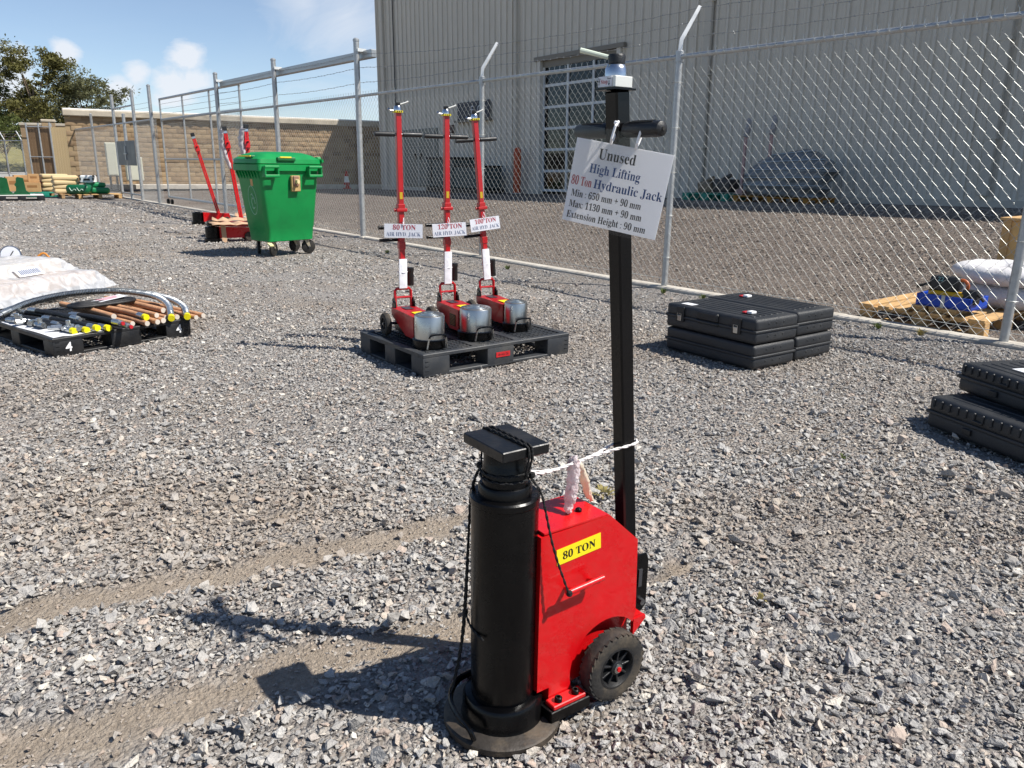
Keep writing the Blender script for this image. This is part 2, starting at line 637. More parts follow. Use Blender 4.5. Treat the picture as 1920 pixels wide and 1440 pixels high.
bn = N.new('ShaderNodeBump'); bn.inputs['Strength'].default_value = 1.0; bn.inputs['Distance'].default_value = .022
L.new(bh3.outputs[0], bn.inputs['Height']); L.new(bn.outputs[0], B.inputs['Normal'])
me.materials.append(gm)
tag(link('ground', me), kind='structure')

# loose crushed stone lying on it
stone_mat = bpy.data.materials.new('crushed_stone')
stone_mat.use_nodes = True
N, L = stone_mat.node_tree.nodes, stone_mat.node_tree.links
B = N['Principled BSDF']
B.inputs['Roughness'].default_value = .85
B.inputs['Specular IOR Level'].default_value = .3
gco = N.new('ShaderNodeTexCoord')
a1 = N.new('ShaderNodeAttribute'); a1.attribute_type = 'INSTANCER'; a1.attribute_name = 'tone'
a2 = N.new('ShaderNodeAttribute'); a2.attribute_type = 'INSTANCER'; a2.attribute_name = 'brown'
sc1 = ramp(a1.outputs['Fac'], [(0, (.23, .226, .222)), (.2, (.325, .32, .314)), (.5, (.40, .394, .386)), (.76, (.46, .453, .44)), (.83, (.37, .31, .275)), (.88, (.45, .375, .325)), (.94, (.49, .455, .405)), (1, (.64, .62, .58))])
gn = N.new('ShaderNodeTexNoise'); gn.inputs['Scale'].default_value = 2.2; gn.inputs['Detail'].default_value = 6
L.new(gco.outputs['Object'], gn.inputs['Vector'])
sc1 = gmix(.3, sc1, ramp(gn.outputs['Fac'], [(.3, (.14, .135, .13)), (.7, (.52, .51, .5))]), 'OVERLAY')
sc1 = gmix(1.0, sc1, (1.1, 1.075, 1.035), 'MULTIPLY')
sc1 = gmix(a2.outputs['Fac'], sc1, (.30, .235, .175))
L.new(sc1, B.inputs['Base Color'])
bn = N.new('ShaderNodeBump'); bn.inputs['Strength'].default_value = .35; bn.inputs['Distance'].default_value = .15
gn2 = N.new('ShaderNodeTexNoise'); gn2.inputs['Scale'].default_value = 5; gn2.inputs['Detail'].default_value = 5
L.new(gco.outputs['Object'], gn2.inputs['Vector']); L.new(gn2.outputs['Fac'], bn.inputs['Height']); L.new(bn.outputs[0], B.inputs['Normal'])
stone_meshes = []
r = random.Random(5)
for k in range(14):
    bm = bmesh.new()
    for _ in range(r.choice((8, 9, 10, 12))):
        p = Vector((r.gauss(0, 1), r.gauss(0, 1), r.gauss(0, 1))).normalized() * r.uniform(.38, .55)
        bm.verts.new((p.x * r.uniform(.9, 1.3), p.y * r.uniform(.7, 1.05), p.z * r.uniform(.42, .75)))
    g = bmesh.ops.convex_hull(bm, input=bm.verts)
    bmesh.ops.delete(bm, geom=[e for e in g['geom_interior'] if isinstance(e, bmesh.types.BMVert)], context='VERTS')
    m_ = bpy.data.meshes.new('stone')
    bm.to_mesh(m_); bm.free()
    m_.materials.append(stone_mat)
    stone_meshes.append(m_)

def scatter(n, ymin, ymax, size, sig, smin, smax, dens_fn, seed, sink):
    """stones spread over the wedge in front of the camera and well past its sides"""
    R_ = np.random.default_rng(seed)
    Y = np.sqrt(R_.random(n) * (ymax ** 2 - ymin ** 2) + ymin ** 2)
    X = (R_.random(n) * 2 - 1) * (Y * .76 + .75)
    keep = R_.random(n) < dens_fn(X, Y)
    X, Y = X[keep], Y[keep]
    n = len(X)
    S = np.clip(np.exp(R_.normal(math.log(size), sig, n)), smin, smax)
    Z = ground_z(X, Y) + (vnoise(X, Y, 3, 8) - .5) * .022 - track_mask(X, Y) * .012 + S * sink + R_.random(n) * S * .25
    rot = np.stack([R_.normal(0, .21, n), R_.normal(0, .21, n), R_.random(n) * 6.283], 1)
    flip = R_.random(n) < .14
    rot[flip, 0] += 1.4
    tone = R_.random(n)
    br = np.clip((vnoise(X, Y, 1.1, 21) - .5) * 1.3 - .04 + track_mask(X, Y) * .5 + (R_.random(n) - .5) * .4, 0, .7)
    return X, Y, Z, S, rot, tone, br

def d_near(X, Y):
    d = (1 - .975 * track_mask(X, Y)) * (.72 + .28 * sstep(.3, .55, vnoise(X, Y, 1.6, 31)))
    thin = sstep(.62, .8, vnoise(X, Y, .8, 33)) * .55
    return d * (1 - thin) * (((X * NV[0] + Y * NV[1]) < 6.55))
batches = [scatter(74000, .8, 3.4, .0155, .44, .009, .052, d_near, 1, .12),
           scatter(46000, .8, 3.4, .0095, .3, .005, .016, lambda x, y: d_near(x, y) * .9 + .5 * track_mask(x, y), 2, .05),
           scatter(800, .8, 4.5, .044, .22, .03, .075, lambda x, y: d_near(x, y), 3, .2),
           scatter(126000, 3.4, 7.5, .0163, .38, .011, .05, d_near, 4, .1),
           scatter(77000, 7.5, 14.0, .026, .32, .016, .06, lambda x, y: d_near(x, y) * .8, 5, .08)]
# stones that sit on the yard side of the fence
batches.append(scatter(34000, 14.0, 25.0, .05, .3, .03, .08, lambda x, y: d_near(x, y) * .8, 7, .06))
batches.append(scatter(60000, 6.5, 19, .03, .3, .015, .05, lambda x, y: 1. * ((x * NV[0] + y * NV[1]) > 7.0) * ((x * NV[0] + y * NV[1]) < 15.8), 6, .02))
X, Y, Z, S, ROT, TONE, BR = [np.concatenate([b[i] for b in batches]) for i in range(7)]
BR[-len(batches[-1][0]):] = np.clip(BR[-len(batches[-1][0]):] * .4 + .58, 0, .85)
hole = np.zeros(len(X), bool)
for (cx, cy, rr) in ((-.012, 1.612, .142), (.262, 1.665, .02)):
    hole |= np.hypot(X - cx, Y - cy) < rr
K = ~hole
X, Y, Z, S, ROT, TONE, BR = X[K], Y[K], Z[K], S[K], ROT[K], TONE[K], BR[K]
me = bpy.data.meshes.new('gravel')
me.vertices.add(len(X))
me.vertices.foreach_set('co', np.stack([X, Y, Z], 1).astype(np.float32).ravel())
for nm, arr in (('size', S), ('tone', TONE), ('brown', BR)):
    me.attributes.new(nm, 'FLOAT', 'POINT').data.foreach_set('value', arr.astype(np.float32))
me.attributes.new('turn', 'FLOAT_VECTOR', 'POINT').data.foreach_set('vector', ROT.astype(np.float32).ravel())
me.attributes.new('pick', 'INT', 'POINT').data.foreach_set('value', rng.integers(0, len(stone_meshes), len(X)).astype(np.int32))
stone_col = bpy.data.collections.new('stone_shapes')      # not linked to the scene: source shapes only
for m_ in stone_meshes:
    stone_col.objects.link(bpy.data.objects.new('stone', m_))
gravel = tag(link('gravel', me), 'loose grey crushed stone gravel covering the lot', 'gravel', kind='stuff')
ng = bpy.data.node_groups.new('gravel_scatter', 'GeometryNodeTree')
ng.interface.new_socket('Geometry', in_out='INPUT', socket_type='NodeSocketGeometry')
ng.interface.new_socket('Geometry', in_out='OUTPUT', socket_type='NodeSocketGeometry')
gi, go = ng.nodes.new('NodeGroupInput'), ng.nodes.new('NodeGroupOutput')
m2p = ng.nodes.new('GeometryNodeMeshToPoints')
iop = ng.nodes.new('GeometryNodeInstanceOnPoints')
cin = ng.nodes.new('GeometryNodeCollectionInfo')
cin.inputs['Collection'].default_value = stone_col
cin.inputs['Separate Children'].default_value = True
cin.inputs['Reset Children'].default_value = True
iop.inputs['Pick Instance'].default_value = True
def gattr(nm, ty):
    n = ng.nodes.new('GeometryNodeInputNamedAttribute'); n.data_type = ty; n.inputs['Name'].default_value = nm
    return n.outputs['Attribute']
e2r = ng.nodes.new('FunctionNodeEulerToRotation')
ng.links.new(gattr('turn', 'FLOAT_VECTOR'), e2r.inputs[0])
ng.links.new(gi.outputs[0], m2p.inputs['Mesh'])
ng.links.new(m2p.outputs[0], iop.inputs['Points'])
ng.links.new(cin.outputs[0], iop.inputs['Instance'])
ng.links.new(gattr('pick', 'INT'), iop.inputs['Instance Index'])
ng.links.new(e2r.outputs[0], iop.inputs['Rotation'])
ng.links.new(gattr('size', 'FLOAT'), iop.inputs['Scale'])
ng.links.new(iop.outputs[0], go.inputs[0])

# ------------------------------------------------------------------ shared materials
galv = mat('galvanised_steel', '#b4b6b6', .45, .6, .14, 9, .06, 120, dirt='#8b8d8e', dscale=14, damt=.5)
galv_wire = mat('galvanised_wire', '#bdbfbb', .42, .45, .12, 30)
concrete = mat('kerb_concrete', '#bdb7ac', .9, 0, .16, 4, .5, 50, dirt='#8a7f70', dscale=3, damt=.6)
black_plastic = mat('black_plastic', '#191a1c', .45, 0, .2, 10, .15, 250, dirt='#4a4640', dscale=7, damt=.18)
black_rubber = mat('black_rubber', '#141414', .75, 0, .2, 14, .1, 90, dirt='#57503f', dscale=9, damt=.35)
white_paper = mat('white_paper', '#f0f1f5', .7, 0, .03, 4, trans=.25)
ink_black = mat('ink_black', '#0b0b0d', .6, 0, .05)
ink_blue = mat('ink_blue', '#1c4479', .6, 0, .05)
ink_red = mat('ink_red', '#a8202c', .6, 0, .05)
ink_rose = mat('ink_rose', '#c0566a', .6, 0, .05)
ink_grey = mat('ink_grey', '#66708a', .6, 0, .05)
jack_red = mat('jack_red_paint', '#c50a12', .32, 0, .08, 7, .05, 60, coat=.3, dirt='#a3362c', dscale=16, damt=.32, rvar=.16)
pallet_wood = mat('pallet_wood', '#c29c69', .8, 0, .25, 3, .35, 60, stretch=(2, 14, 14), dirt='#987a50', dscale=6, damt=.45)
grey_wood = mat('weathered_wood', '#a2835d', .85, 0, .25, 3, .35, 60, stretch=(2, 14, 14), dirt='#6f5b42', dscale=6, damt=.6)
cardboard = mat('cardboard', '#b08a5e', .85, 0, .12, 5, .1, 40)
chrome = mat('chromed_steel', '#bdbdba', .3, 1., .06, 8, rvar=.05)
steel = mat('bare_steel', '#9a9ca0', .32, 1., .12, 12)
black_paint = mat('black_enamel', '#050506', .26, 0, .15, 8, .06, 120, dirt='#242220', dscale=9, damt=.2, spec=.26)

# ------------------------------------------------------------------ warehouse
siding = mat('painted_steel_siding', '#d2cbbd', .6, 0, .05, 1.2, .0, 30, dirt='#beb6a6', dscale=.8, damt=.45, stretch=(1, 1, .3), spec=.2)
trim_grey = mat('grey_steel_trim', '#c2bbad', .6, 0, .06, 2, spec=.2)
brown_trim = mat('door_head_trim', '#7d766a', .55, 0, .08, 3)
door_white = mat('door_rail_white', '#c8cbcb', .45, 0, .05, 3)
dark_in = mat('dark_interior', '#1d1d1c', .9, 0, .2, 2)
H = 8.6
bld = thing('warehouse', 'large grey corrugated steel warehouse behind the chain link fence', 'building', FP(23.6, 9.7, .258), RAD(-51.5), tilt=(0, -.01763))
def panel_mesh(nr, z0, z1):
    b = MB()
    prof = []
    for k in range(nr):
        x = k * .3048
        prof += [(x, 0), (x + .008, -.05), (x + .062, -.05), (x + .07, 0), (x + .16, 0), (x + .17, -.007), (x + .185, -.007), (x + .195, 0), (x + .235, 0), (x + .245, -.007), (x + .26, -.007), (x + .27, 0)]
    prof.append((nr * .3048 - .002, 0))
    n = len(prof)
    vs = [(x, y, z) for z in (z0, z1) for x, y in prof]
    b.add(vs, [(i, i + 1, n + i + 1, n + i) for i in range(n - 1)])
    return b
m_full = None
nplain = 0
x = 0.
segs = [3] * 11 + [-3, -3, -3, -2] + [3] * 20
over = {}
for sgm in segs:
    nr, above = abs(sgm), sgm < 0
    key = (nr, above)
    M_ = Matrix.Translation((x, 0, 0))
    if key not in over:
        over[key] = panel_mesh(nr, 3.9 if above else .12, H).build('wall_panel', siding, bld, M_, ang=20, flip=False).data
    else:
        link('wall_panel', over[key], bld, M_)
    x += nr * .3048
LB = x
b = MB()
b.box((LB / 2, 10.05, H / 2), (LB - .02, 19.9, H - .04))
core = MB()
core.box((5.0, .10, H / 2), (10.0, .1, H - .1)).box((13.35 + (LB - 13.35) / 2, .10, H / 2), (LB - 13.35, .1, H - .1)).box((11.7, .10, 3.9 + (H - 4) / 2), (3.4, .1, H - 4.0))
core.box((.05, 10, H / 2), (.1, 19.7, H - .1)).box((LB - .05, 10, H / 2), (.1, 19.7, H - .1)).box((LB / 2, 19.9, H / 2), (LB, .1, H - .1))
core.build('wall_core', siding, bld)
MB().box((LB / 2, 9.9, H + .05), (LB + .3, 20.3, .12)).build('roof', trim_grey, bld)
MB().box((-2.4, 10.0, H / 2), (4.7, 12.5, H - .3)).build('hidden_shadow_block', siding, bld)  # unseen block added behind the corner to cast shade on the block wall
MB().box((-.03, .06, H / 2), (.14, .22, H), ch=.01).build('corner_trim', trim_grey, bld)
MB().box((5.0, -.05, .06), (10.0, .1, .13)).build('base_flashing', trim_grey, bld)
MB().box((13.42 + (LB - 13.42) / 2, -.05, .06), (LB - 13.42, .1, .13)).build('base_flashing', trim_grey, bld)
for dx, w in ((.55, .09), (8.85, .13), (16.3, .2), (22.98, .18)):
    d = MB().box((dx, -.1, H / 2 + .05), (w, .1, H - .3), ch=.012).build('downspout', trim_grey, bld)
    for zz in (1.25, 2.95, 4.6, 6.3):
        MB().box((dx, -.1, zz), (w + .05, .116, .05)).build('pipe_strap', trim_grey, d)
MB().cyl((1.3, -.07, .2), (1.3, -.07, H - .2), .02, n=8).build('conduit', mat('dark_conduit', '#4c4b49', .5, .4), bld)
# glazed sectional door
dr = tag(MB().box((11.62, .06, 3.82), (3.55, .16, .2)).build('sectional_door', brown_trim, bld))
MB().box((10.0, -.03, 1.95), (.14, .2, 3.9)).build('door_jamb', siding, dr)
MB().box((13.34, -.03, 1.95), (.14, .2, 3.9)).build('door_jamb', siding, dr)
MB().box((11.67, -.09, 3.96), (3.75, .12, .12)).build('door_head', brown_trim, dr)
glass = film('door_glass', (.30, .33, .34), .09, .06)
rows = [.12, .70, 1.33, 1.95, 2.57, 3.19, 3.75]
cols = [10.09, 11.18, 12.26, 13.26]
for i in range(len(rows) - 1):
    for j in range(3):
        MB().box(((cols[j] + cols[j + 1]) / 2, .045, (rows[i] + rows[i + 1]) / 2), (cols[j + 1] - cols[j] - .07, .008, rows[i + 1] - rows[i] - .06)).build('pane', glass, dr)
for z in rows:
    MB().box((11.67, .03, z), (3.2, .05, .075)).build('rail', door_white, dr)
for xx in cols:
    MB().box((xx, .028, 1.93), (.075, .056, 3.7)).build('stile', door_white, dr)
# what shows through the panes
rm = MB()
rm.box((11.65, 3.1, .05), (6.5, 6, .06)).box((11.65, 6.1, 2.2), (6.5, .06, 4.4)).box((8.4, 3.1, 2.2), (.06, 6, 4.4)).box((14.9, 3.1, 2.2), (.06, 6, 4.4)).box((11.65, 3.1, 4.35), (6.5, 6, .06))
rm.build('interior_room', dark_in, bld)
rust = mat('rust_red_paint', '#8f3a22', .6, 0, .15, 3)
MB().lathe([(.11, 0), (.11, 1.2), (.08, 1.27), (.02, 1.29)], 16, (10.42, .6, .08)).build('interior_bollard', rust, bld)
for k, (xx, yy, zz, sz) in enumerate(((11.5, 2.6, .6, 1.0), (12.6, 2.2, .5, .8), (11.2, 3.2, 1.5, .9), (12.9, 3.4, 1.4, 1.0))):
    MB().box((xx, yy, zz), (sz, sz, sz), ch=.02).build('stored_crate', cardboard, bld)
# personnel doors and the dark sign
gd = MB().box((3.0, -.055, 1.2), (2.5, .06, 2.1), ch=.01).build('utility_door', mat('utility_door_grey', '#7e7f76', .55, 0, .06, 2), bld)
for xx in (1.9, 2.95, 4.05):
    MB().box((xx, -.1, 1.2), (.05, .04, 2.06)).build('door_stile', trim_grey, gd)
for xx in (2.75, 3.15):
    MB().box((xx, -.12, 1.25), (.03, .04, .22)).build('handle', black_plastic, gd)
navy = mat('navy_sign_face', '#1d2233', .5, 0, .06, 3)
sg = MB().box((6.55, -.1, 2.7), (1.85, .06, .58), ch=.01).build('wall_sign', navy, bld)
text('E  OS', .36, mat('sign_white', '#b9bcc4', .6), sg, frame((6.85, -.135, 2.6), (1, 0, 0), (0, 0, 1)), bold=False)
MB().box((6.55, -.13, 2.37), (2.0, .2, .06)).build('sign_ledge', brown_trim, bld)
MB().box((5.2, -.08, 2.15), (.16, .1, .28), ch=.01).build('alarm_box', mat('alarm_dark', '#54413c', .6), bld)

def BP(x, y, z=0.):
    """a spot in the yard in warehouse coordinates: x along the wall, y out from it"""
    p = FP(23.6 - x, 9.7 - y)
    return Vector((p.x, p.y, float(ground_z(p.x, p.y)) + z))
WRZ = RAD(-51.5)
# bollard
bo = thing('bollard', 'orange steel bollard standing beside the warehouse door', 'bollard', BP(9.25, .35), WRZ)
MB().lathe([(.12, 0), (.12, 1.28), (.105, 1.36), (.06, 1.41), (.01, 1.425)], 24).build('pipe', mat('safety_orange', '#b8481c', .5, 0, .12, 4, dirt='#7a2f15', damt=.4), bo)
MB().lathe([(.17, 0), (.17, .025), (.12, .03)], 24).build('base_ring', concrete, bo)
# generator box on a skid
teal = mat('generator_teal_grey', '#43504f', .5, 0, .1, 3)
gn_ = thing('generator', 'dark grey green generator cabinet on a skid against the warehouse wall', 'generator', BP(6.8, .75), WRZ)
MB().box((-.75, 0, .62), (1.6, .9, .95), ch=.03).build('cabinet', teal, gn_)
MB().box((-.75, 0, 1.12), (1.66, .96, .07), ch=.015).build('lid', black_plastic, gn_)
MB().box((.85, 0, .5), (1.55, .86, .7), ch=.03).build('tank', teal, gn_)
MB().box((.85, 0, .87), (1.58, .9, .05), ch=.01).build('tank_lid', black_plastic, gn_)
MB().box((.05, 0, .07), (3.3, .95, .13), ch=.01).build('skid', black_plastic, gn_)
MB().box((-.35, -.46, .62), (.2, .03, .4)).build('control_panel', mat('panel_dark_red', '#4a2320', .5), gn_)
MB().box((-1.25, -.46, .66), (.02, .02, .7)).build('door_seam', black_plastic, gn_)

# ------------------------------------------------------------------ split-face block wall
block_mat = mat('split_face_block', '#957e61', .92, 0, .2, 1.6, 1.0, 9, dirt='#8c7659', dscale=2.2, damt=.55)
block_mats = [block_mat, mat('split_face_block_pale', '#9c8668', .92, 0, .2, 1.6, 1.0, 9, dirt='#947d60', dscale=2.2, damt=.5), mat('split_face_block_dark', '#846e54', .92, 0, .2, 1.6, 1.0, 9, dirt='#7c6850', dscale=2.2, damt=.55)]
cap_mat = mat('wall_cap_concrete', '#b7ad9b', .85, 0, .12, 2, .2, 20, dirt='#7f7565', dscale=1.2, damt=.6)
W0, W1 = Vector((-18.3, 33.2, .1)), Vector((-2.3, 42.0, .1))
wd = (W1 - W0)
WL = wd.length
bw = thing('block_wall', 'long tan split face block wall with pale concrete cap behind the gate', 'wall', W0, math.atan2(wd.y, wd.x))
MB().box((WL / 2, .14, 1.42), (WL, .16, 2.84)).build('mortar_core', mat('mortar', '#a08a69', .95, 0, .1, 6), bw)
MB().box((WL / 2, .1, 2.99), (WL + .1, .46, .24), ch=.03).build('cap', cap_mat, bw)
MB().box((WL / 2, .1, 3.13), (WL + .06, .36, .07), ch=.02).build('cap_top', mat('cap_flashing', '#d8d6d0', .6), bw)
MB().box((WL / 2, -.35, .09), (WL, .7, .2), ch=.02).build('footing', concrete, bw)
def stone_block(w, seed):
    """a block with a rough split front"""
    r = random.Random(seed)
    b = MB()
    nx, nz = 4, 2
    vs = []
    for k in range(nz + 1):
        for i in range(nx + 1):
            e = i in (0, nx) or k in (0, nz)
            vs.append((-w / 2 + w * i / nx, -.02 if e else -.032 - r.random() * .022, -.094 + .188 * k / nz))
    n = len(vs)
    fs = [(k * (nx + 1) + i, k * (nx + 1) + i + 1, (k + 1) * (nx + 1) + i + 1, (k + 1) * (nx + 1) + i) for k in range(nz) for i in range(nx)]
    c = [(-w / 2, .06, -.094), (w / 2, .06, -.094), (w / 2, .06, .094), (-w / 2, .06, .094)]
    vs += c
    a0, a1, a2, a3 = 0, nx, (nz + 1) * (nx + 1) - 1, nz * (nx + 1)
    fs += [(n, n + 1) + tuple(range(a1, a0 - 1, -1)), (n + 3, n + 2) + tuple(range(a2, a3 - 1, -1))[::1], (n + 1, n + 2, a2, a1 + nx + 1, a1), (n, a0, nx + 1, a3, n + 3)]
    return b.add(vs, fs)
variants = [stone_block(.392, k).build('stone_block', block_mats[k % 3], bw, Matrix.Translation((.2, -5, -5))) for k in range(8)]
half_v = [o.data for o in variants]
for o in variants:
    bpy.data.objects.remove(o)
rest = MB()
r = random.Random(3)
count = 0
for colx in range(int(WL / .4) + 1):
    for row in range(14):
        cx = colx * .4 + (.2 if row % 2 else 0) + .2
        if cx > WL - .2: continue
        me_ = half_v[r.randrange(8)]
        off = Vector((cx, .06 + r.uniform(-.012, .012), .1 + row * .2 + .1))
        if count < 300:
            link('stone_block', me_, bw, Matrix.Translation(off))
            count += 1
        else:
            rest.add([Vector(v.co) + off for v in me_.vertices], [tuple(p.vertices) for p in me_.polygons], block_mats.index(me_.materials[0]))
tag(rest.build('stone_blocks_far', block_mats, bw, ang=20), kind='stuff')

# low wall, pillar and slatted gate at the far left end
lw = thing('low_block_wall', 'short tan block wall with cap beside the brown pillar under the trees', 'wall', (-22.35, 37.0, 0), RAD(18))
MB().box((1.15, 0, 1.36), (2.4, .2, 2.72)).build('wall_body', block_mats[1], lw)
MB().box((1.15, 0, 2.77), (2.5, .3, .12), ch=.02).build('cap', cap_mat, lw)
MB().box((1.15, -.12, 2.4), (2.4, .03, .4)).build('top_course', block_mats[0], lw)
pl_ = thing('gate_pillar', 'tall square tan block pillar rising above the low wall', 'pillar', (-20.4, 35.7, 0), RAD(30))
for k in range(14):
    MB().box((0, 0, .1 + k * .2), (.5 + .02 * (k % 2), .5 + .02 * (k % 2), .194), ch=.012).build('pillar_block', block_mats[k % 3], pl_)
MB().box((0, 0, 2.86), (.58, .58, .12), ch=.03).build('cap', cap_mat, pl_)
sgate = thing('slatted_gate', 'brown privacy slat gate leaf next to the pillar', 'gate', (-21.1, 35.2, 0), RAD(8))
slat = mat('brown_slat', '#7c6246', .7, 0, .15, 3, stretch=(1, 1, .2))
sl = MB().box((0, 0, 1.3), (.115, .012, 2.5)).build('slat', slat, sgate, Matrix.Translation((.1, 0, 0))).data
for k in range(1, 8):
    link('slat', sl, sgate, Matrix.Translation((.1 + k * .125, 0, 0)))
for xx in (.02, .52, 1.02):
    MB().cyl((xx, -.04, 0), (xx, -.04, 2.75), .035, n=10).build('post', galv, sgate)
for zz in (.08, 1.35, 2.6):
    MB().cyl((0, -.05, zz), (1.04, -.05, zz), .022, n=8).build('rail', galv, sgate)
cs = thing('cream_slat_panel', 'cream slatted chain link panel lit by sun between pillar and block wall', 'fence panel', (-19.7, 34.6, 0), RAD(10))
cream = mat('cream_slat', '#e2c592', .7, 0, .06, 4)
sl = MB().box((0, 0, 1.32), (.092, .012, 2.5)).build('slat', cream, cs, Matrix.Translation((.05, 0, 0))).data
for k in range(1, 9):
    link('slat', sl, cs, Matrix.Translation((.05 + k * .1, 0, 0)))
for xx in (-.02, .92):
    MB().cyl((xx, -.03, 0), (xx, -.03, 2.75), .035, n=10).build('post', galv, cs)
wr = MB()
for k in range(-24, 18):
    a, c_ = Vector((k * .1, -.02, .07)), Vector((k * .1 + 2.5, -.02, 2.57))
    t0, t1 = max(0, -a.x / 2.5), min(1, (.9 - a.x) / 2.5)
    if t1 > t0: wr.cyl(a.lerp(c_, t0), a.lerp(c_, t1), .006, n=4)
wr.build('diagonal_wires', galv_wire, cs)['kind'] = 'stuff'

# electrical boxes and traffic cone by the wall
def spot_on_wall(t, off):
    p = W0 + wd.normalized() * t
    nrm = Vector((wd.y, -wd.x, 0)).normalized()
    return p + nrm * off
WA = math.atan2(wd.y, wd.x)
for k, (t, w, h, lab) in enumerate(((1.5, .4, 1.3, 'taller pale grey electrical cabinet left of the pedestrian gate'), (2.3, .65, .95, 'wider cream electrical cabinet on legs behind the pedestrian gate'))):
    e = thing('electrical_cabinet', lab, 'cabinet', spot_on_wall(t, 1.1), WA, 'cabinets by the block wall')
    z0 = .35 if k else .55
    MB().box((0, 0, z0 + h / 2), (w, .3, h), ch=.02).build('enclosure', mat('cabinet_cream', '#c3c3b1', .55, 0, .06, 3), e)
    MB().box((0, -.16, z0 + h / 2), (w - .08, .02, h - .08), ch=.006).build('door', mat('cabinet_cream', '#c3c3b1'), e)
    for xx in (-w * .3, w * .3):
        MB().box((xx, 0, z0 / 2), (.08, .12, z0)).build('leg', black_plastic, e)
co_ = thing('traffic_cone', 'small orange and white traffic cone at the foot of the shaded wall', 'cone', (-8.0, 38.2, .1))
cone_o = mat('cone_orange', '#b5301c', .55, 0, .1, 5)
MB().box((0, 0, .025), (.42, .42, .05), ch=.012).build('base', cone_o, co_)
MB().lathe([(.16, .05), (.125, .3)], 20).build('lower_cone', cone_o, co_)
MB().lathe([(.125, .3), (.085, .58)], 20).build('white_band', mat('cone_white', '#e3e2df', .5), co_)
MB().lathe([(.085, .58), (.05, .82), (.0, .83)], 20).build('upper_cone', cone_o, co_)

# ------------------------------------------------------------------ fence
kb = MB()
for a, c_ in ((-12, 6.9), (6.92, 14.2), (14.22, 32)):
    p, q = FP(a), FP(c_)
    m = (p + q) / 2
    L_ = (q - p).length
    MBk = MB().box((0, 0, -.05), (L_, .16, .17), ch=.014)
    k_ = MBk.build('kerb', concrete)
    k_.location = (m.x, m.y, float(ground_z(m.x, m.y)))
    k_.rotation_euler = (0, 0, math.atan2(UL[1], UL[0]))
    tag(k_, kind='structure')
FRZ = math.atan2(UL[1], UL[0])
fence = thing('chain_link_fence', 'galvanised chain link fence with barbed wire arms dividing the lot from the warehouse yard', 'fence', (P1[0], P1[1], 0), FRZ)
# local: x along the fence to the left, y towards the camera side (-n), so the yard is at -y
KT = .035
def post(s, h, r, cap=True, lean=0.):
    return MB().lathe([(r, KT - .1), (r, h), (r * 1.12, h), (r * 1.12, h + .03), (r * .6, h + .05), (.001, h + .055)], 16).build('post', galv, fence, Matrix.Translation((s, 0, 0)) @ Matrix.Rotation(lean, 4, 'X') @ Matrix.Identity(4))
PIPE = (-10.4, -6.9, -3.45, 0., 3.45)
TALL = (7.05, 10.65, 14.2)
RAIL = 2.4
arms = {}
for s in PIPE:
    post(s, RAIL - .02, .034)
    MB().lathe([(.042, RAIL - .05), (.042, RAIL + .05), (.03, RAIL + .06)], 14).build('post_cap', galv, fence, Matrix.Translation((s, 0, 0)))
    a = MB().tube([(s, 0, RAIL + .04), (s, -.01, RAIL + .16), (s - .02, -.24, RAIL + .5)], [.03, .028, .024], 4).build('barb_arm', mat('arm_white_zinc', '#e2e3e0', .4, .3), fence)
    arms[s] = [(s - .004, -.045, RAIL + .19), (s - .012, -.135, RAIL + .335), (s - .02, -.23, RAIL + .485)]
for s in TALL:
    post(s, 3.27, .048)
    arms[s] = [(s, -.05, 2.62), (s, -.05, 2.86), (s, -.05, 3.08)]
    MB().box((s, -.07, 3.13), (.14, .16, .05)).build('track_bracket', mat('arm_white_zinc', '#e2e3e0'), fence)
arms[-10.4] = arms[-10.4]
MB().cyl((-12, 0, RAIL), (14.2, 0, RAIL), .024, n=12).build('top_rail', galv, fence)
MB().box((10.45, -.14, 3.06), (7.5, .11, .13), ch=.012).build('gate_track', mat('aluminium_track', '#a9acad', .4, .6, .1, 4), fence)
MB().tube([(-12, -.02, .1), (-6.9, -.02, .09), (-3.4, -.02, .1), (0, -.02, .11), (6.9, -.02, .1), (14.2, -.02, .11)], .003, 5).build('bottom_wire', galv_wire, fence)
# diamond mesh, one fabric per bay: interlocked zigzag wires
def fabric(width, z0, z1, Wd=.096, Hd=.102, rad=.0019):
    b = MB()
    nw = int(width / (Wd / 2))
    nz = int((z1 - z0) / (Hd / 2))
    for i in range(nw):
        pts = []
        for k in range(nz + 1):
            xx = i * Wd / 2 + (Wd / 2 + .004 if (k + i) % 2 else -.004)
            pts.append((xx, .0022 * (1 if (k % 2) else -1), z0 + k * (z1 - z0) / nz))
        b.tube(pts, rad, 4, False)
        if i % 2 == 0:        # twisted selvage above the rail
            xx = i * Wd / 2
            b.tube([(xx, 0, z1 - .01), (xx, 0, z1 + .035)], rad * 1.5, 4)
            b.tube([(xx, 0, z1 + .03), (xx + .012, .004, z1 + .055)], rad, 3)
            b.tube([(xx, 0, z1 + .03), (xx - .012, -.004, z1 + .055)], rad, 3)
    return b
fab = {}
bays = sorted(PIPE + TALL)
for a, c_ in zip(bays, bays[1:]):
    w = round(c_ - a, 2)
    wkey = 3.55 if w > 3.52 else 3.45
    if wkey not in fab:
        o = fabric(wkey, KT + .02, RAIL + .01).build('chain_link_mesh', galv_wire, fence, Matrix.Translation((a, .03, 0)), ang=60, flip=False)
        o['kind'] = 'stuff'
        fab[wkey] = o.data
    else:
        o = link('chain_link_mesh', fab[wkey], fence, Matrix.Translation((a, .03, 0)) @ Matrix.Diagonal((w / wkey, 1, 1, 1)))
        o['kind'] = 'stuff'
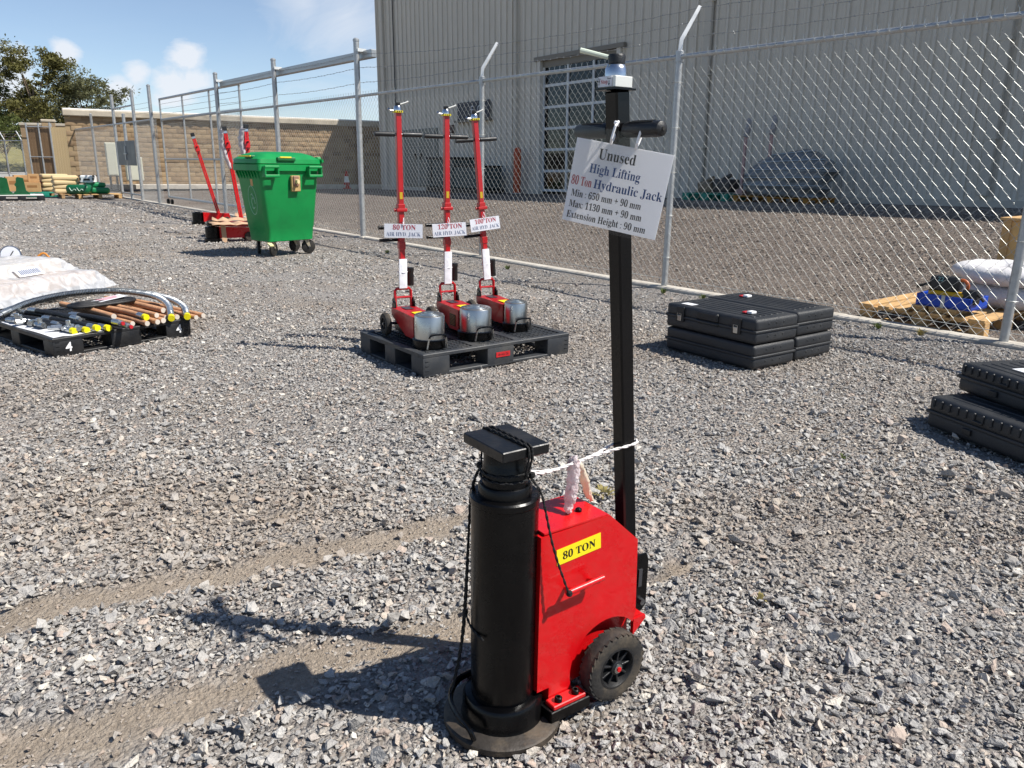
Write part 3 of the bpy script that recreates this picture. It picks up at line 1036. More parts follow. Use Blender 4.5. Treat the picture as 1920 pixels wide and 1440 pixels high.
for s in bays:
    for zz in (.35, .8, 1.25, 1.7, 2.15):
        MB().tube(arc((s, .0, zz), .05, 0, 6.0, 10, (1, 0, 0), (0, 1, .05)), .0025, 4).build('tie_wire', galv_wire, fence)
barb = mat('barbed_wire', '#8e8f8e', .5, .7, .1)
sp_ = sorted(arms)
for lv in range(3):
    b = MB()
    for a, c_ in zip(sp_, sp_[1:]):
        p, q = Vector(arms[a][lv]), Vector(arms[c_][lv])
        L_ = (q - p).length
        n = int(L_ / .12)
        pts = [p.lerp(q, k / n) + Vector((0, 0, -.03 * math.sin(math.pi * k / n) + .004 * math.sin(k * 2.1))) for k in range(n + 1)]
        b.tube(pts, .0028, 4, False)
        for k in range(1, n, 1):
            d = Vector((random.uniform(-.4, .4), random.uniform(-1, 1), random.uniform(-1, 1))).normalized() * .014
            b.tube([pts[k] - d, pts[k] + d], .0022, 3)
            b.box(pts[k], (.012, .01, .01))
    b.build('barbed_wire', barb, fence, flip=False)

# sliding gate, pedestrian gate
def frame_bar(par, p, q, r=.026, name='rail'):
    return MB().cyl(p, q, r, n=10).build(name, galv, par)
gate = thing('sliding_gate', 'galvanised sliding cantilever gate with barbed wire top behind the red jacks', 'gate', FP(13.3, .22), FRZ)
G = 6.6
for zz in (3.02, 2.45, 1.33, .22):
    frame_bar(gate, (-.1, 0, zz), (G, 0, zz), .032 if zz != 1.33 else .024)
for xx in (0, 2.15, 4.4, G):
    frame_bar(gate, (xx, 0, .2), (xx, 0, 3.02), .026, 'stile')
for lv in (2.6, 2.74, 2.88):
    MB().tube([(G * k / 40, 0, lv + .004 * math.sin(k * 3)) for k in range(41)], .004, 4).build('barbed_wire', barb, gate, flip=False)
fm = fabric(3.3, .24, 2.43).build('chain_link_mesh', galv_wire, gate, Matrix.Translation((0, .03, 0)), ang=60, flip=False)
fm['kind'] = 'stuff'
link('chain_link_mesh', fm.data, gate, Matrix.Translation((3.3, .03, 0)))['kind'] = 'stuff'
for xx in (G - .05, G - .45):
    w_ = MB().lathe([(.03, -.03), (.075, -.03), (.08, 0), (.075, .03), (.03, .03)], 18, (xx, .05, .09), M=Matrix.Rotation(RAD(90), 3, 'X')).build('roller', black_rubber, gate)
MB().cyl((-.2, .04, 1.3), (-1.0, .04, 1.33), .02, n=8).build('latch_bar', galv, gate)
ped = thing('pedestrian_gate', 'narrow galvanised pedestrian gate with grey steel lock plate and tall posts', 'gate', FP(20.1, 0), FRZ)
for xx, h in ((0, 3.38), (2.0, 3.36), (3.35, 2.7), (4.7, 3.36)):
    MB().lathe([(.05, .02), (.05, h), (.055, h), (.055, h + .03), (.01, h + .06)], 14).build('post', galv, ped, Matrix.Translation((xx, 0, 0)))
for zz, x0_, x1_ in ((2.45, 0, 4.7), (2.95, 2.0, 4.7), (.18, 2.0, 4.7)):
    frame_bar(ped, (x0_, 0, zz), (x1_, 0, zz))
MB().box((3.35, .03, 1.5), (2.35, .03, .78), ch=.005).build('lock_plate', mat('lock_plate_grey', '#5c6064', .5, .3, .1, 3), ped)
MB().box((3.35, .06, 1.5), (.06, .04, .45), ch=.005).build('latch', galv, ped)
MB().box((3.35, .07, 1.48), (.36, .03, .04), ch=.005).build('bolt', galv, ped)
for lv in (2.66, 2.8, 2.94):
    MB().tube([(2.0 * k / 20, 0, lv + .006 * math.sin(k * 2)) for k in range(21)], .004, 4).build('barbed_wire', barb, ped, flip=False)
ff = thing('far_fence_run', 'chain link run with bent top rail between the pedestrian gate and the block wall', 'fence', FP(24.8, 0), FRZ)
for xx, h in ((3.6, 2.9), (7.2, 2.9), (7.55, 3.3)):
    MB().lathe([(.045, .02), (.045, h), (.05, h + .02), (.01, h + .05)], 14).build('post', galv, ff, Matrix.Translation((xx, 0, 0)))
frame_bar(ff, (0, 0, 2.45), (7.6, 0, 2.45))
o = link('chain_link_mesh', fab[3.55], ff, Matrix.Translation((0, .03, 0))); o['kind'] = 'stuff'
o = link('chain_link_mesh', fab[3.55], ff, Matrix.Translation((3.6, .03, 0))); o['kind'] = 'stuff'
o = link('chain_link_mesh', fab[3.45], ped, Matrix.Translation((-.6, .03, 0)) @ Matrix.Diagonal((.75, 1, 1, 1))); o['kind'] = 'stuff'
# perimeter fence beyond the lot
pf = thing('perimeter_fence', 'distant chain link perimeter fence with angled barbed wire arms at the left edge', 'fence', (-34.5, 46.5, 0), RAD(-27))
for k in range(9):
    x_ = k * 1.45
    MB().lathe([(.035, 0), (.035, 2.2), (.04, 2.22)], 10).build('post', galv, pf, Matrix.Translation((x_, 0, 0)))
    MB().tube([(x_, 0, 2.2), (x_ - .32, 0, 2.62)], .025, 6).build('barb_arm', mat('arm_white_zinc', '#e2e3e0'), pf)
frame_bar(pf, (0, 0, 2.15), (11.7, 0, 2.15), .022)
for lv in (.12, .22, .32):
    MB().tube([(-lv * .76, 0, 2.2 + lv * 1.3), (11.6 - lv * .76, 0, 2.2 + lv * 1.3)], .006, 4).build('barbed_wire', barb, pf, flip=False)
b = MB()
for k in range(-16, 100):
    for sgn in (1, -1):
        a, c_ = Vector((k * .12, 0, .1 if sgn > 0 else 2.1)), Vector((k * .12 + 2.0, 0, 2.1 if sgn > 0 else .1))
        t0, t1 = max(0, -a.x / 2), min(1, (11.6 - a.x) / 2)
        if t1 > t0: b.cyl(a.lerp(c_, t0), a.lerp(c_, t1), .003, n=3, caps=False)
b.build('chain_link_mesh', galv_wire, pf, flip=False)['kind'] = 'stuff'

# ------------------------------------------------------------------ beyond: road, dry bank, trees
asphalt = mat('pale_asphalt', '#97948e', .9, 0, .08, .6, .2, 30)
tag(MB().box((-58, 62, .012), (60, 26, .02)).build('road', asphalt), kind='structure')
bk = MB()
gxs = np.linspace(-120, -8, 40)
rows_ = []
for k, (yy, zz) in enumerate(((76, 0), (80, 1.2), (86, 2.4), (96, 3.0), (120, 3.2))):
    rows_.append([Vector((x_, yy + 3 * math.sin(x_ * .11), zz + (.35 * math.sin(x_ * .35) if k > 1 else 0))) for x_ in gxs])
bk.loft(rows_, False, closed=False)
tag(bk.build('grass_bank', mat('dry_grass', '#7d774b', .95, 0, .35, .9, .8, 6, dirt='#6d6a3a', dscale=.4, damt=.7), flip=True), kind='structure')

def tree(label, loc, height, crown, trunk_h, seed, n_leaf, tone, lean=(0, 0), leaf=.22, gap=.5):
    r = random.Random(seed)
    t = thing('tree', label, 'tree', loc, 0, 'trees beyond the block wall')
    bark = mat('bark', '#7a6a58', .9, 0, .25, 2, .6, 8, stretch=(3, 3, .6))
    tb = MB()
    top = Vector((lean[0] * .7, lean[1] * .7, trunk_h + crown[2] * .6))
    pts = [Vector((0, 0, -.1)), Vector((lean[0] * .15, lean[1] * .15, trunk_h * .5)), Vector((lean[0] * .35, lean[1] * .35, trunk_h)), top]
    R0 = height * .017
    tb.tube(smooth(pts, 2), list(np.linspace(R0 * 1.3, R0 * .35, 16)), 8)
    clumps = []
    cen = Vector((lean[0], lean[1], trunk_h + crown[2] * .5))
    nb = 22
    for k in range(nb):
        a = k * 2.4 + r.uniform(-.4, .4)
        zf = r.uniform(-.75, .95)
        rad = math.sqrt(max(.05, 1 - zf * zf * .9)) * r.uniform(.55, 1.05)
        e = cen + Vector((math.cos(a) * crown[0] * rad / 2, math.sin(a) * crown[1] * rad / 2, zf * crown[2] / 2))
        clumps.append((e, r.uniform(.16, .30) * min(crown[0], crown[2])))
        st = Vector((lean[0] * .35, lean[1] * .35, trunk_h * r.uniform(.6, 1.0))).lerp(top, r.uniform(0, .7))
        mid = st.lerp(e, .5) + Vector((r.uniform(-.4, .4), r.uniform(-.4, .4), r.uniform(.0, .6)))
        tb.tube(smooth([st, mid, e], 1), list(np.linspace(R0 * .4, R0 * .1, 6)), 5)
    tb.build('trunk', bark, t)
    R_ = np.random.default_rng(seed)
    per = n_leaf // nb
    V, F = [], []
    for e, rad in clumps:
        # each clump is a handful of drooping sprays
        for q in range(7):
            d = Vector((r.gauss(0, 1), r.gauss(0, 1), r.gauss(0, .8))).normalized() * rad * r.uniform(.3, 1)
            c_ = e + d
            sr = rad * r.uniform(.22, .5)
            m = per // 7
            P = R_.normal(0, 1, (m, 3)) * np.array([sr, sr, sr * .62]) * .6 + np.array(c_)
            for p in P:
                p = Vector(p)
                ax = Vector((r.gauss(0, 1), r.gauss(0, 1), r.gauss(-.4, .7))).normalized()
                ay = ax.cross(Vector((r.gauss(0, 1), r.gauss(0, 1), r.gauss(0, 1)))).normalized()
                l_, w_ = leaf * r.uniform(.6, 1.3), leaf * r.uniform(.28, .5)
                n = len(V)
                V += [p - ax * l_ * .5, p + ay * w_ * .5, p + ax * l_ * .5, p - ay * w_ * .5]
                F.append((n, n + 1, n + 2, n + 3))
    mb = MB(); mb.v, mb.f, mb.m = [tuple(v) for v in V], F, [0] * len(F)
    lm = mat('foliage_%d' % tone, ('#525a2c', '#636034', '#48542a', '#68694a')[tone], .6, 0, .45, .6, trans=.28, spec=.3)
    mb.build('crown', lm, t, flip=False)
    return t
tree('tall broad tree with bare forked trunk, largest of the group', (-45.0, 76, 0), 10.6, (8.6, 6, 6.2), 3.9, 4, 17000, 1, (.9, 0), .30)
tree('dense darker tree at the left edge of the photo', (-50.0, 77, 0), 8, (6.8, 6, 5.4), 2.2, 7, 10000, 2, (-.3, 0), .32)
tree('rounder paler tree at the right end of the group above the wall', (-40.4, 77, 0), 8.4, (6.6, 5, 4.9), 3.3, 9, 10500, 3, (.3, 0), .28)
tree('small low tree in the gap behind the brown gate', (-41.5, 66, 0), 5, (4.2, 4.2, 3.0), 1.5, 12, 3500, 0, (0, 0), .28)
tree('second dark tree low behind the perimeter fence', (-58.5, 92, 2), 8, (12, 8, 5.5), 1.2, 15, 6500, 2, (0, 0), .42)

# ------------------------------------------------------------------ the tall hydraulic jack in front
yellow_label = mat('yellow_label', '#e8d417', .5, 0, .04)
grip_mat = mat('grip_rubber', '#17181a', .5, 0, .15, 20, .1, 200)
disc_mat = mat('scuffed_base_steel', '#3a3530', .6, .3, .3, 12, .25, 60, dirt='#7b6a55', dscale=8, damt=.6)
alu = mat('machined_aluminium', '#c9ccd0', .25, 1., .06, 10)
JX = RAD(35)
jk = thing('hydraulic_jack', 'tall red and black hydraulic lifting jack with long black mast in the foreground', 'jack', (-.012, 1.612, .004), JX)
MB().lathe([(.138, 0), (.142, .004), (.142, .018), (.136, .022), (.05, .022)], 56).build('base_plate', disc_mat, jk)
MB().lathe([(.10, .022), (.097, .03), (.096, .068), (.090, .078), (.077, .082)], 48).build('base_collar', black_paint, jk)
MB().lathe([(.0765, .08), (.0765, .572), (.079, .575), (.079, .588), (.075, .592), (.06, .592)], 56).build('cylinder', black_paint, jk)
MB().lathe([(.0605, .59), (.0605, .612), (.057, .617), (.054, .617)], 48).build('gland_ring', black_paint, jk)
MB().lathe([(.0515, .6), (.0515, .66), (.049, .664), (.049, .698)], 48).build('piston', black_paint, jk)
MB().box((0, 0, .709), (.122, .158, .023), ch=.002).build('top_plate', mat('top_plate_steel', '#121315', .38, .2, .3, 14, .1, 80, dirt='#4d4a45', dscale=12, damt=.35), jk)
# bent carrying lug at the foot
MB().tube(smooth([(-.03, .088, .085), (-.075, .095, .075), (-.115, .06, .062), (-.128, .0, .058), (-.125, -.05, .055), (-.12, -.062, .03)], 2), .006, 8, squash=1.6).build('foot_lug', black_paint, jk)
# housing: outer sheets with an arch cut for the wheel
WX, WZ, WR = .265, .099, .09
def arch(r, a0, a1, n=14):
    return [(WX + r * math.cos(a0 + (a1 - a0) * k / n), WZ + r * math.sin(a0 + (a1 - a0) * k / n)) for k in range(n + 1)]
side = [(.05, .09), (.05, .494), (.255, .498), (.352, .408), (.36, .205)] + arch(.116, RAD(42), RAD(206), 16) + [(.15, .046), (.085, .046), (.085, .09)]
hs = MB().prism([(.05, .09), (.05, .494), (.255, .498), (.352, .408), (.358, .12), (.29, .07), (.085, .046), (.085, .09)], -.046, .046).build('housing', jack_red, jk)
for sgn in (-1, 1):
    b = MB().prism(side, sgn * .046, sgn * .072)
    b.build('side_sheet', jack_red, hs, ang=25)
    MB().box((.125, sgn * .09, .056), (.1, .034, .012), ch=.002).build('foot_flange', jack_red, hs)
    MB().box((.125, sgn * .086, .036), (.12, .05, .03), ch=.002).build('foot_block', black_paint, hs)
    for xx in (.098, .15):
        MB().lathe([(.0095, 0), (.0095, .010), (.0075, .012), (.0045, .012), (.0045, .005), (.0, .005)], 14, (xx, sgn * .094, .062)).build('bolt', black_paint, hs)
MB().box((.155, 0, .5), (.19, .142, .004)).build('lid_sheet', jack_red, hs)
MB().lathe([(.008, 0), (.008, .006), (.004, .009)], 12, (.2, -.02, .502)).build('filler_plug', black_paint, hs)
MB().box((.378, 0, .175), (.04, .13, .012), ch=.002).build('rear_ledge', jack_red, hs)
MB().prism([(.355, .135), (.397, .172), (.397, .181), (.355, .181)], -.072, -.062).build('rear_gusset', jack_red, hs)
MB().prism([(.355, .135), (.397, .172), (.397, .181), (.355, .181)], .062, .072).build('rear_gusset', jack_red, hs)
# sticker and its lettering
Ms = Matrix.Translation((.162, -.0728, .436)) @ Matrix.Rotation(RAD(-4), 4, 'Y')
st = MB().box((0, 0, 0), (.132, .0012, .040)).build('capacity_label', yellow_label, jk, Ms)
text('80 TON', .028, ink_black, st, frame((0, -.0012, -.0095), (1, 0, 0), (0, 0, 1)))
# side handle
MB().tube([(.102, -.106, .356), (.212, -.106, .362)], .007, 12).build('side_handle', jack_red, jk)
for xx in (.125, .195):
    MB().tube([(xx, -.07, .345), (xx, -.108, .358)], .006, 8).build('handle_stand', jack_red, jk)
# wheels
tyre_mat = mat('tyre_rubber', '#242220', .85, 0, .2, 20, .2, 90, dirt='#6f624f', dscale=9, damt=.55)
for sgn in (-1, 1):
    Mw = Matrix.Translation((WX, sgn * .096, WZ)) @ Matrix.Rotation(RAD(90) * -sgn, 4, 'X') @ Matrix.Diagonal((.9, .9, .95, 1))
    prof = [(.060, -.022), (.082, -.026), (.094, -.022), (.1, -.012), (.1005, 0), (.1, .012), (.094, .022), (.082, .026), (.060, .022)]
    ty = MB().lathe(prof, 48, caps=False)
    for k in range(30):
        for q in (-1, 1):
            a = (k + (.5 if q > 0 else 0)) * 2 * math.pi / 30
            R_ = Matrix.Rotation(a, 3, 'Z')
            ty.box(R_ @ Vector((.0968, 0, q * .0115)), (.0042, .0165, .0195), R_ @ Matrix.Rotation(q * .35, 3, 'X'))
    wh = ty.build('wheel', tyre_mat, jk, Mw, ang=30)
    MB().lathe([(.0, -.016), (.06, -.02), (.061, .023), (.056, .0235), (.051, .012), (.05, .004), (.0, .003)], 40).build('rim', black_plastic, wh)
    for k in range(9):
        R_ = Matrix.Rotation(k * 2 * math.pi / 9, 3, 'Z')
        MB().box(R_ @ Vector((.033, 0, .010)), (.036, .0055, .013), R_, ch=.001).build('spoke', black_plastic, wh)
    MB().lathe([(.0, .0), (.02, .0), (.02, .02), (.016, .0225), (.0, .0225)], 28).build('hub', black_plastic, wh)
    MB().lathe([(.0135, .0225), (.0135, .0255), (.009, .027), (.0, .027)], 24).build('hub_washer', chrome, wh)
    MB().lathe([(.0075, .026), (.007, .030), (.0, .0305)], 16).build('hub_cap', jack_red, wh)
# mast on its rear bracket
for sgn in (-1, 1):
    br = MB().prism([(.372, .18), (.372, .30), (.392, .33), (.428, .33), (.436, .31), (.436, .18), (.42, .165), (.385, .165)], sgn * .026, sgn * .032).build('mast_bracket', black_paint, jk)
    MB().box((.408, sgn * .0335, .265), (.012, .003, .05)).build('bracket_slot', mat('slot_grey_steel', '#55565a', .4, .6), br)  # slot drawn as a plain grey steel strip on the bracket
    MB().cyl((.415, sgn * .03, .195), (.415, sgn * .042, .195), .009, n=6).build('bracket_bolt', steel, br)
mlow, mtop = Vector((.397, 0, .2)), Vector((.2775, 0, 1.452))
md = (mtop - mlow)
Mm = frame(mlow, (md.z, 0, -md.x), (0, 1, 0))
MB().box((0, 0, md.length / 2), (.04, .04, md.length), ch=.004).build('mast', mat('mast_black_gloss', '#08080a', .22, 0, .1, 5, .02, 60, dirt='#1c1b1a', dscale=8, damt=.2, spec=.28), jk, Mm)
gz, gxx = 1.372, .285
MB().cyl((gxx, -.05, gz), (gxx, .05, gz), .011, n=14).build('cross_bar', black_paint, jk)
for sgn in (-1, 1):
    g = MB().lathe([(.0145, .0), (.0165, .006), (.0165, .098), (.0150, .106), (.008, .110), (.0, .111)], 28, (gxx, 0, gz), M=Matrix.Rotation(RAD(90) * sgn * -1, 3, 'X'))
    g.v = [(x, y + sgn * .026, z) for x, y, z in g.v]
    g = g.build('grip', grip_mat, jk)
    for k in range(3):
        a = RAD(60 + k * 30)
        MB().box((gxx + .0165 * math.cos(a) * .98, sgn * .078, gz + .0165 * math.sin(a) * .98), (.004, .07, .0022), Matrix.Rotation(-a, 3, 'Y')).build('grip_groove', black_rubber, g)
    MB().lathe([(.0042, .1105), (.0042, .1122), (0, .1122)], 12, (gxx, sgn * .026, gz), M=Matrix.Rotation(RAD(90) * sgn * -1, 3, 'X')).build('end_hole', black_rubber, g)
# control head
hx, hz = .272, 1.452
hd = MB().box((hx, 0, hz + .002), (.060, .064, .004)).build('head_plate', black_paint, jk)
vb = MB().box((hx, 0, hz + .016), (.050, .052, .023), ch=.0015).build('valve_block', mat('valve_block_white', '#d9d9d2', .35, .2, .05), hd)
stl = MB().box((hx - .0262, .004, hz + .0165), (.0014, .043, .0205)).build('stop_label', white_paper, hd)
tf = lambda y, z: frame((hx - .0272, y, z), (0, -1, 0), (0, 0, 1))
text('Stop', .0115, ink_red, stl, tf(.006, hz + .0125))
text('Up', .006, ink_black, stl, tf(.022, hz + .0205))
text('Down', .005, ink_black, stl, tf(-.0095, hz + .0205))
for yy, sg in ((.022, 1), (-.0095, -1)):
    MB().add([(hx - .0273, yy - .0008, hz + .0098), (hx - .0273, yy + .0008, hz + .0098), (hx - .0273, yy + .0008, hz + .0185), (hx - .0273, yy - .0008, hz + .0185)], [(0, 1, 2, 3)]).build('arrow_shaft', ink_black, stl)
    zt, zb_ = (hz + .0205, hz + .0162) if sg > 0 else (hz + .0078, hz + .0121)
    MB().add([(hx - .0273, yy, zt), (hx - .0273, yy - .003, zb_), (hx - .0273, yy + .003, zb_)], [(0, 1, 2)]).build('arrow_head', ink_black, stl)
MB().lathe([(.0235, 0), (.0235, .015), (.019, .023), (.016, .025), (0, .025)], 32, (hx, 0, hz + .0275)).build('valve_dome', alu, hd)
kb_ = MB().lathe([(.0155, 0), (.0178, .002), (.0185, .016), (.0165, .02), (0, .02)], 24, (hx, 0, hz + .0515)).build('knob', black_plastic, hd)
MB().tube([(hx - .012, .012, hz + .066), (hx - .04, .045, hz + .077), (hx - .052, .058, hz + .081)], [.0048, .0052, .0056], 10).build('lever', mat('lever_pale_green', '#cfd8c6', .5, 0, .05), hd)

# sign sheet in its clear sleeve, tied to the bar
def loc2w(x, y, z):
    c, s = math.cos(JX), math.sin(JX)
    return Vector((-.012 + c * x - s * y, 1.612 + s * x + c * y, z + .004))
ns = Vector((-.40, -.917, 0)).normalized()
xs = Vector((.917, -.40, 0)).normalized()
TILT = RAD(9.6)
sx_ = xs * math.cos(TILT) - Vector((0, 0, 1)) * math.sin(TILT)
sy_ = xs * math.sin(TILT) + Vector((0, 0, 1)) * math.cos(TILT)
sc_ = Vector((.2185, 1.735, 1.2545))
sign = thing('paper_sign', 'white printed sign sheet in a clear sleeve hanging from the black mast', 'sign', (0, 0, 0))
sign.matrix_world = frame(sc_, sx_, sy_)
PW, PH = .217, .178
def bent_sheet(w, h, z, bow, nx=10, ny=6, lift=0.):
    b = MB()
    vs = [((i / nx - .5) * w, (j / ny - .5) * h, z + bow * math.sin(math.pi * i / nx) * (.6 + .4 * j / ny) + lift * math.sin(i * 1.7 + j * .9)) for j in range(ny + 1) for i in range(nx + 1)]
    b.add(vs, [(j * (nx + 1) + i, j * (nx + 1) + i + 1, (j + 1) * (nx + 1) + i + 1, (j + 1) * (nx + 1) + i) for j in range(ny) for i in range(nx)])
    return b
sheet_mat = mat('sign_sheet', '#ffffff', .65, 0, .01, 4, trans=.7)
MB().box((0, 0, 0), (PW, PH, .0008)).build('sheet', sheet_mat, sign)
bent_sheet(PW + .038, PH + .036, .0035, .004, lift=.0006).build('sleeve', film('clear_sleeve', (.98, .98, .985), .05, .08, .012), sign, Matrix.Translation((.004, .010, 0)), flip=False)
for body, m_, x0, y, size, w in (('Unused', ink_black, -.053, .0535, .032, .083), ('High Lifting', ink_blue, -.0675, .0225, .0275, .115),
        ('80 Ton', ink_red, -.1035, -.0085, .0275, .047), ('Hydraulic Jack', ink_blue, -.0515, -.0085, .0275, .155),
        ('Min : 650 mm + 90 mm', ink_black, -.0985, -.0335, .0215, .161), ('Max: 1130 mm + 90 mm', ink_black, -.099, -.057, .0215, .168), ('Extension Height : 90 mm', ink_black, -.100, -.0805, .0215, .183)):
    text(body, size, m_, sign, frame((x0, y, .0016), (1, 0, 0), (0, 1, 0)), align='LEFT', fit=w)
tie_white = mat('white_cable_tie', '#e9e9ea', .5, 0, .04)
for dx, dz in ((.026, .106), (-.03, .104)):
    MB().tube([Vector((dx, .088, .006)), Vector((dx + .004, .1, .02)), Vector((dx + .006, .125, .018)), Vector((dx + .004, .135, -.004)), Vector((dx, .12, -.022)), Vector((dx - .002, .098, -.012)), Vector((dx, .088, .006))], .0028, 6).build('cable_tie', tie_white, sign)
    MB().box((dx + .003, .132, .006), (.009, .008, .008), ch=.002).build('tie_lock', tie_white, sign)

# ropes
rope_black = mat('black_rope', '#121213', .75, 0, .3, 60, .6, 300)
rope_white = mat('white_rope', '#ece7e3', .8, 0, .08, 60, .6, 300)
def rope(pts, r, m_, name, parent=None, lay=14, it=2):
    """two strands twisted together along a path"""
    P = smooth(pts, it)
    d = [0]
    for a, c_ in zip(P, P[1:]): d.append(d[-1] + (c_ - a).length)
    L_ = d[-1]
    n = max(6, int(L_ / .006))
    Q, j = [], 0
    for k in range(n + 1):
        t = L_ * k / n
        while j < len(d) - 2 and d[j + 1] < t: j += 1
        Q.append(P[j].lerp(P[j + 1], (t - d[j]) / max(1e-6, d[j + 1] - d[j])))
    b = MB()
    for ph in (0, math.pi):
        s_ = []
        for k, p in enumerate(Q):
            tt = (Q[min(k + 1, n)] - Q[max(k - 1, 0)])
            tt = tt.normalized() if tt.length > 1e-9 else Vector((0, 0, 1))
            a_ = tt.cross(Vector((.31, .52, .79))).normalized()
            c_ = tt.cross(a_)
            an = L_ * k / n / (r * lay) * 2 * math.pi + ph
            s_.append(p + (a_ * math.cos(an) + c_ * math.sin(an)) * r * .5)
        b.tube(s_, r * .62, 6)
    return b.build(name, m_, parent, ang=60)
br_ = thing('black_rope', 'thin black rope wound round the jack neck and top plate and tied to its handles', 'rope', (-.012, 1.612, .004), JX)
def ring(r, z, a0, a1, dz=0., n=26):
    return [(r * math.cos(a0 + (a1 - a0) * k / n), r * math.sin(a0 + (a1 - a0) * k / n), z + dz * k / n) for k in range(n + 1)]
rope(ring(.0555, .645, 0, 6.4, .006), .0032, rope_black, 'rope_turn', br_, it=0)
rope(ring(.0555, .637, 1.0, 7.3, -.006), .0032, rope_black, 'rope_turn', br_, it=0)
rope([(-.005, .083, .68), (-.006, .083, .7), (-.006, .083, .719), (-.004, .078, .7245), (.0, 0, .7245), (.003, -.076, .7245), (.004, -.083, .719), (.004, -.083, .7), (.006, -.07, .655)], .0032, rope_black, 'rope_over_plate', br_, it=1)
rope([(.012, .083, .68), (.011, .083, .719), (.011, .077, .7245), (.012, 0, .7245), (.012, -.077, .7245), (.012, -.083, .719), (.012, -.083, .695), (.012, -.062, .645)], .0032, rope_black, 'rope_over_plate', br_, it=1)
rope([(-.006, .083, .7), (-.02, .068, .655), (-.03, .05, .645)], .0032, rope_black, 'rope_side', br_)
rope([(-.032, .050, .645), (-.045, .066, .60), (-.05, .070, .55), (-.058, .068, .35), (-.068, .066, .22), (-.09, .07, .1), (-.11, .062, .068)], .0032, rope_black, 'rope_down_front', br_)
rope([(-.028, .056, .645), (-.04, .072, .6), (-.052, .074, .45), (-.062, .072, .3), (-.074, .07, .18), (-.1, .072, .07)], .0030, rope_black, 'rope_down_front', br_)
rope([(-.062, .068, .27), (-.074, .03, .262), (-.0805, -.01, .262), (-.078, -.034, .26)], .0030, rope_black, 'rope_tail', br_)
rope([(.03, -.05, .64), (.046, -.072, .61), (.05, -.08, .58), (.068, -.094, .47), (.096, -.11, .378), (.104, -.113, .352)], .0030, rope_black, 'rope_to_handle', br_)
for p in ((.036, -.052, .642), (-.034, .054, .645), (.105, -.112, .357), (-.062, .07, .272)):
    MB().lathe([(.0, -.008), (.006, -.005), (.0075, 0), (.006, .006), (0, .008)], 10, p).build('knot', rope_black, br_)
wr_ = thing('white_rope', 'white rope stretched from the jack neck to the black mast', 'rope', (-.012, 1.612, .004), JX)
rope([(.054, -.02, .628), (.12, -.012, .618), (.2, -.004, .622), (.30, -.012, .634), (.345, -.026, .64), (.385, -.027, .645), (.386, .022, .64), (.345, .024, .632), (.25, .0, .624), (.17, .0, .617)], .0036, rope_white, 'rope_strand', wr_, it=2)
rope([(.054, .02, .622), (.12, .0, .614), (.19, .0, .616)], .0036, rope_white, 'rope_strand', wr_)
pb = thing('plastic_wrap_strip', 'crumpled pink and white plastic strip hanging from the white rope onto the red housing', 'wrap', (-.012, 1.612, .004), JX)
wrap_pink = mat('pink_plastic_wrap', '#f2eaea', .3, 0, .12, 40, .8, 160, trans=.5, dirt='#ebbcbf', dscale=45, damt=.7)
def lumpy(pts, r, seed, name, m_, par, n=10):
    P = smooth(pts, 2)
    rr = random.Random(seed)
    rad = [r * (.62 + .5 * math.sin(math.pi * min(1, .15 + k / len(P))) + rr.uniform(-.1, .12)) for k in range(len(P))]
    rad[0] *= .5; rad[-1] *= .45
    b = MB()
    b.tube(P, rad, n, squash=.6)
    b.v = [tuple(Vector(v) + Vector((rr.gauss(0, 1), rr.gauss(0, 1), rr.gauss(0, 1))) * r * .10) for v in b.v]
    return b.build(name, m_, par, ang=70)
lumpy([(.198, .0, .628), (.196, -.002, .616), (.192, -.006, .60), (.186, -.012, .57), (.176, -.016, .54), (.168, -.018, .515), (.172, -.02, .506)], .0165, 1, 'wrap_strip', wrap_pink, pb, 14)
lumpy([(.195, .0, .63), (.200, .008, .60), (.205, .010, .565), (.2, .008, .53), (.205, .01, .51)], .0135, 2, 'wrap_strip', wrap_pink, pb, 14)
lumpy([(.2, .0, .625), (.222, .004, .60), (.242, .01, .56), (.258, .015, .52), (.275, .018, .497)], .0115, 5, 'wrap_strip', mat('yellowish_plastic_wrap', '#ece0cb', .4, 0, .2, 40, .5, 120, trans=.35), pb, 12)
lumpy([(.192, .0, .618), (.198, -.003, .63), (.201, .0, .638)], .008, 8, 'wrap_strip', wrap_pink, pb, 10)

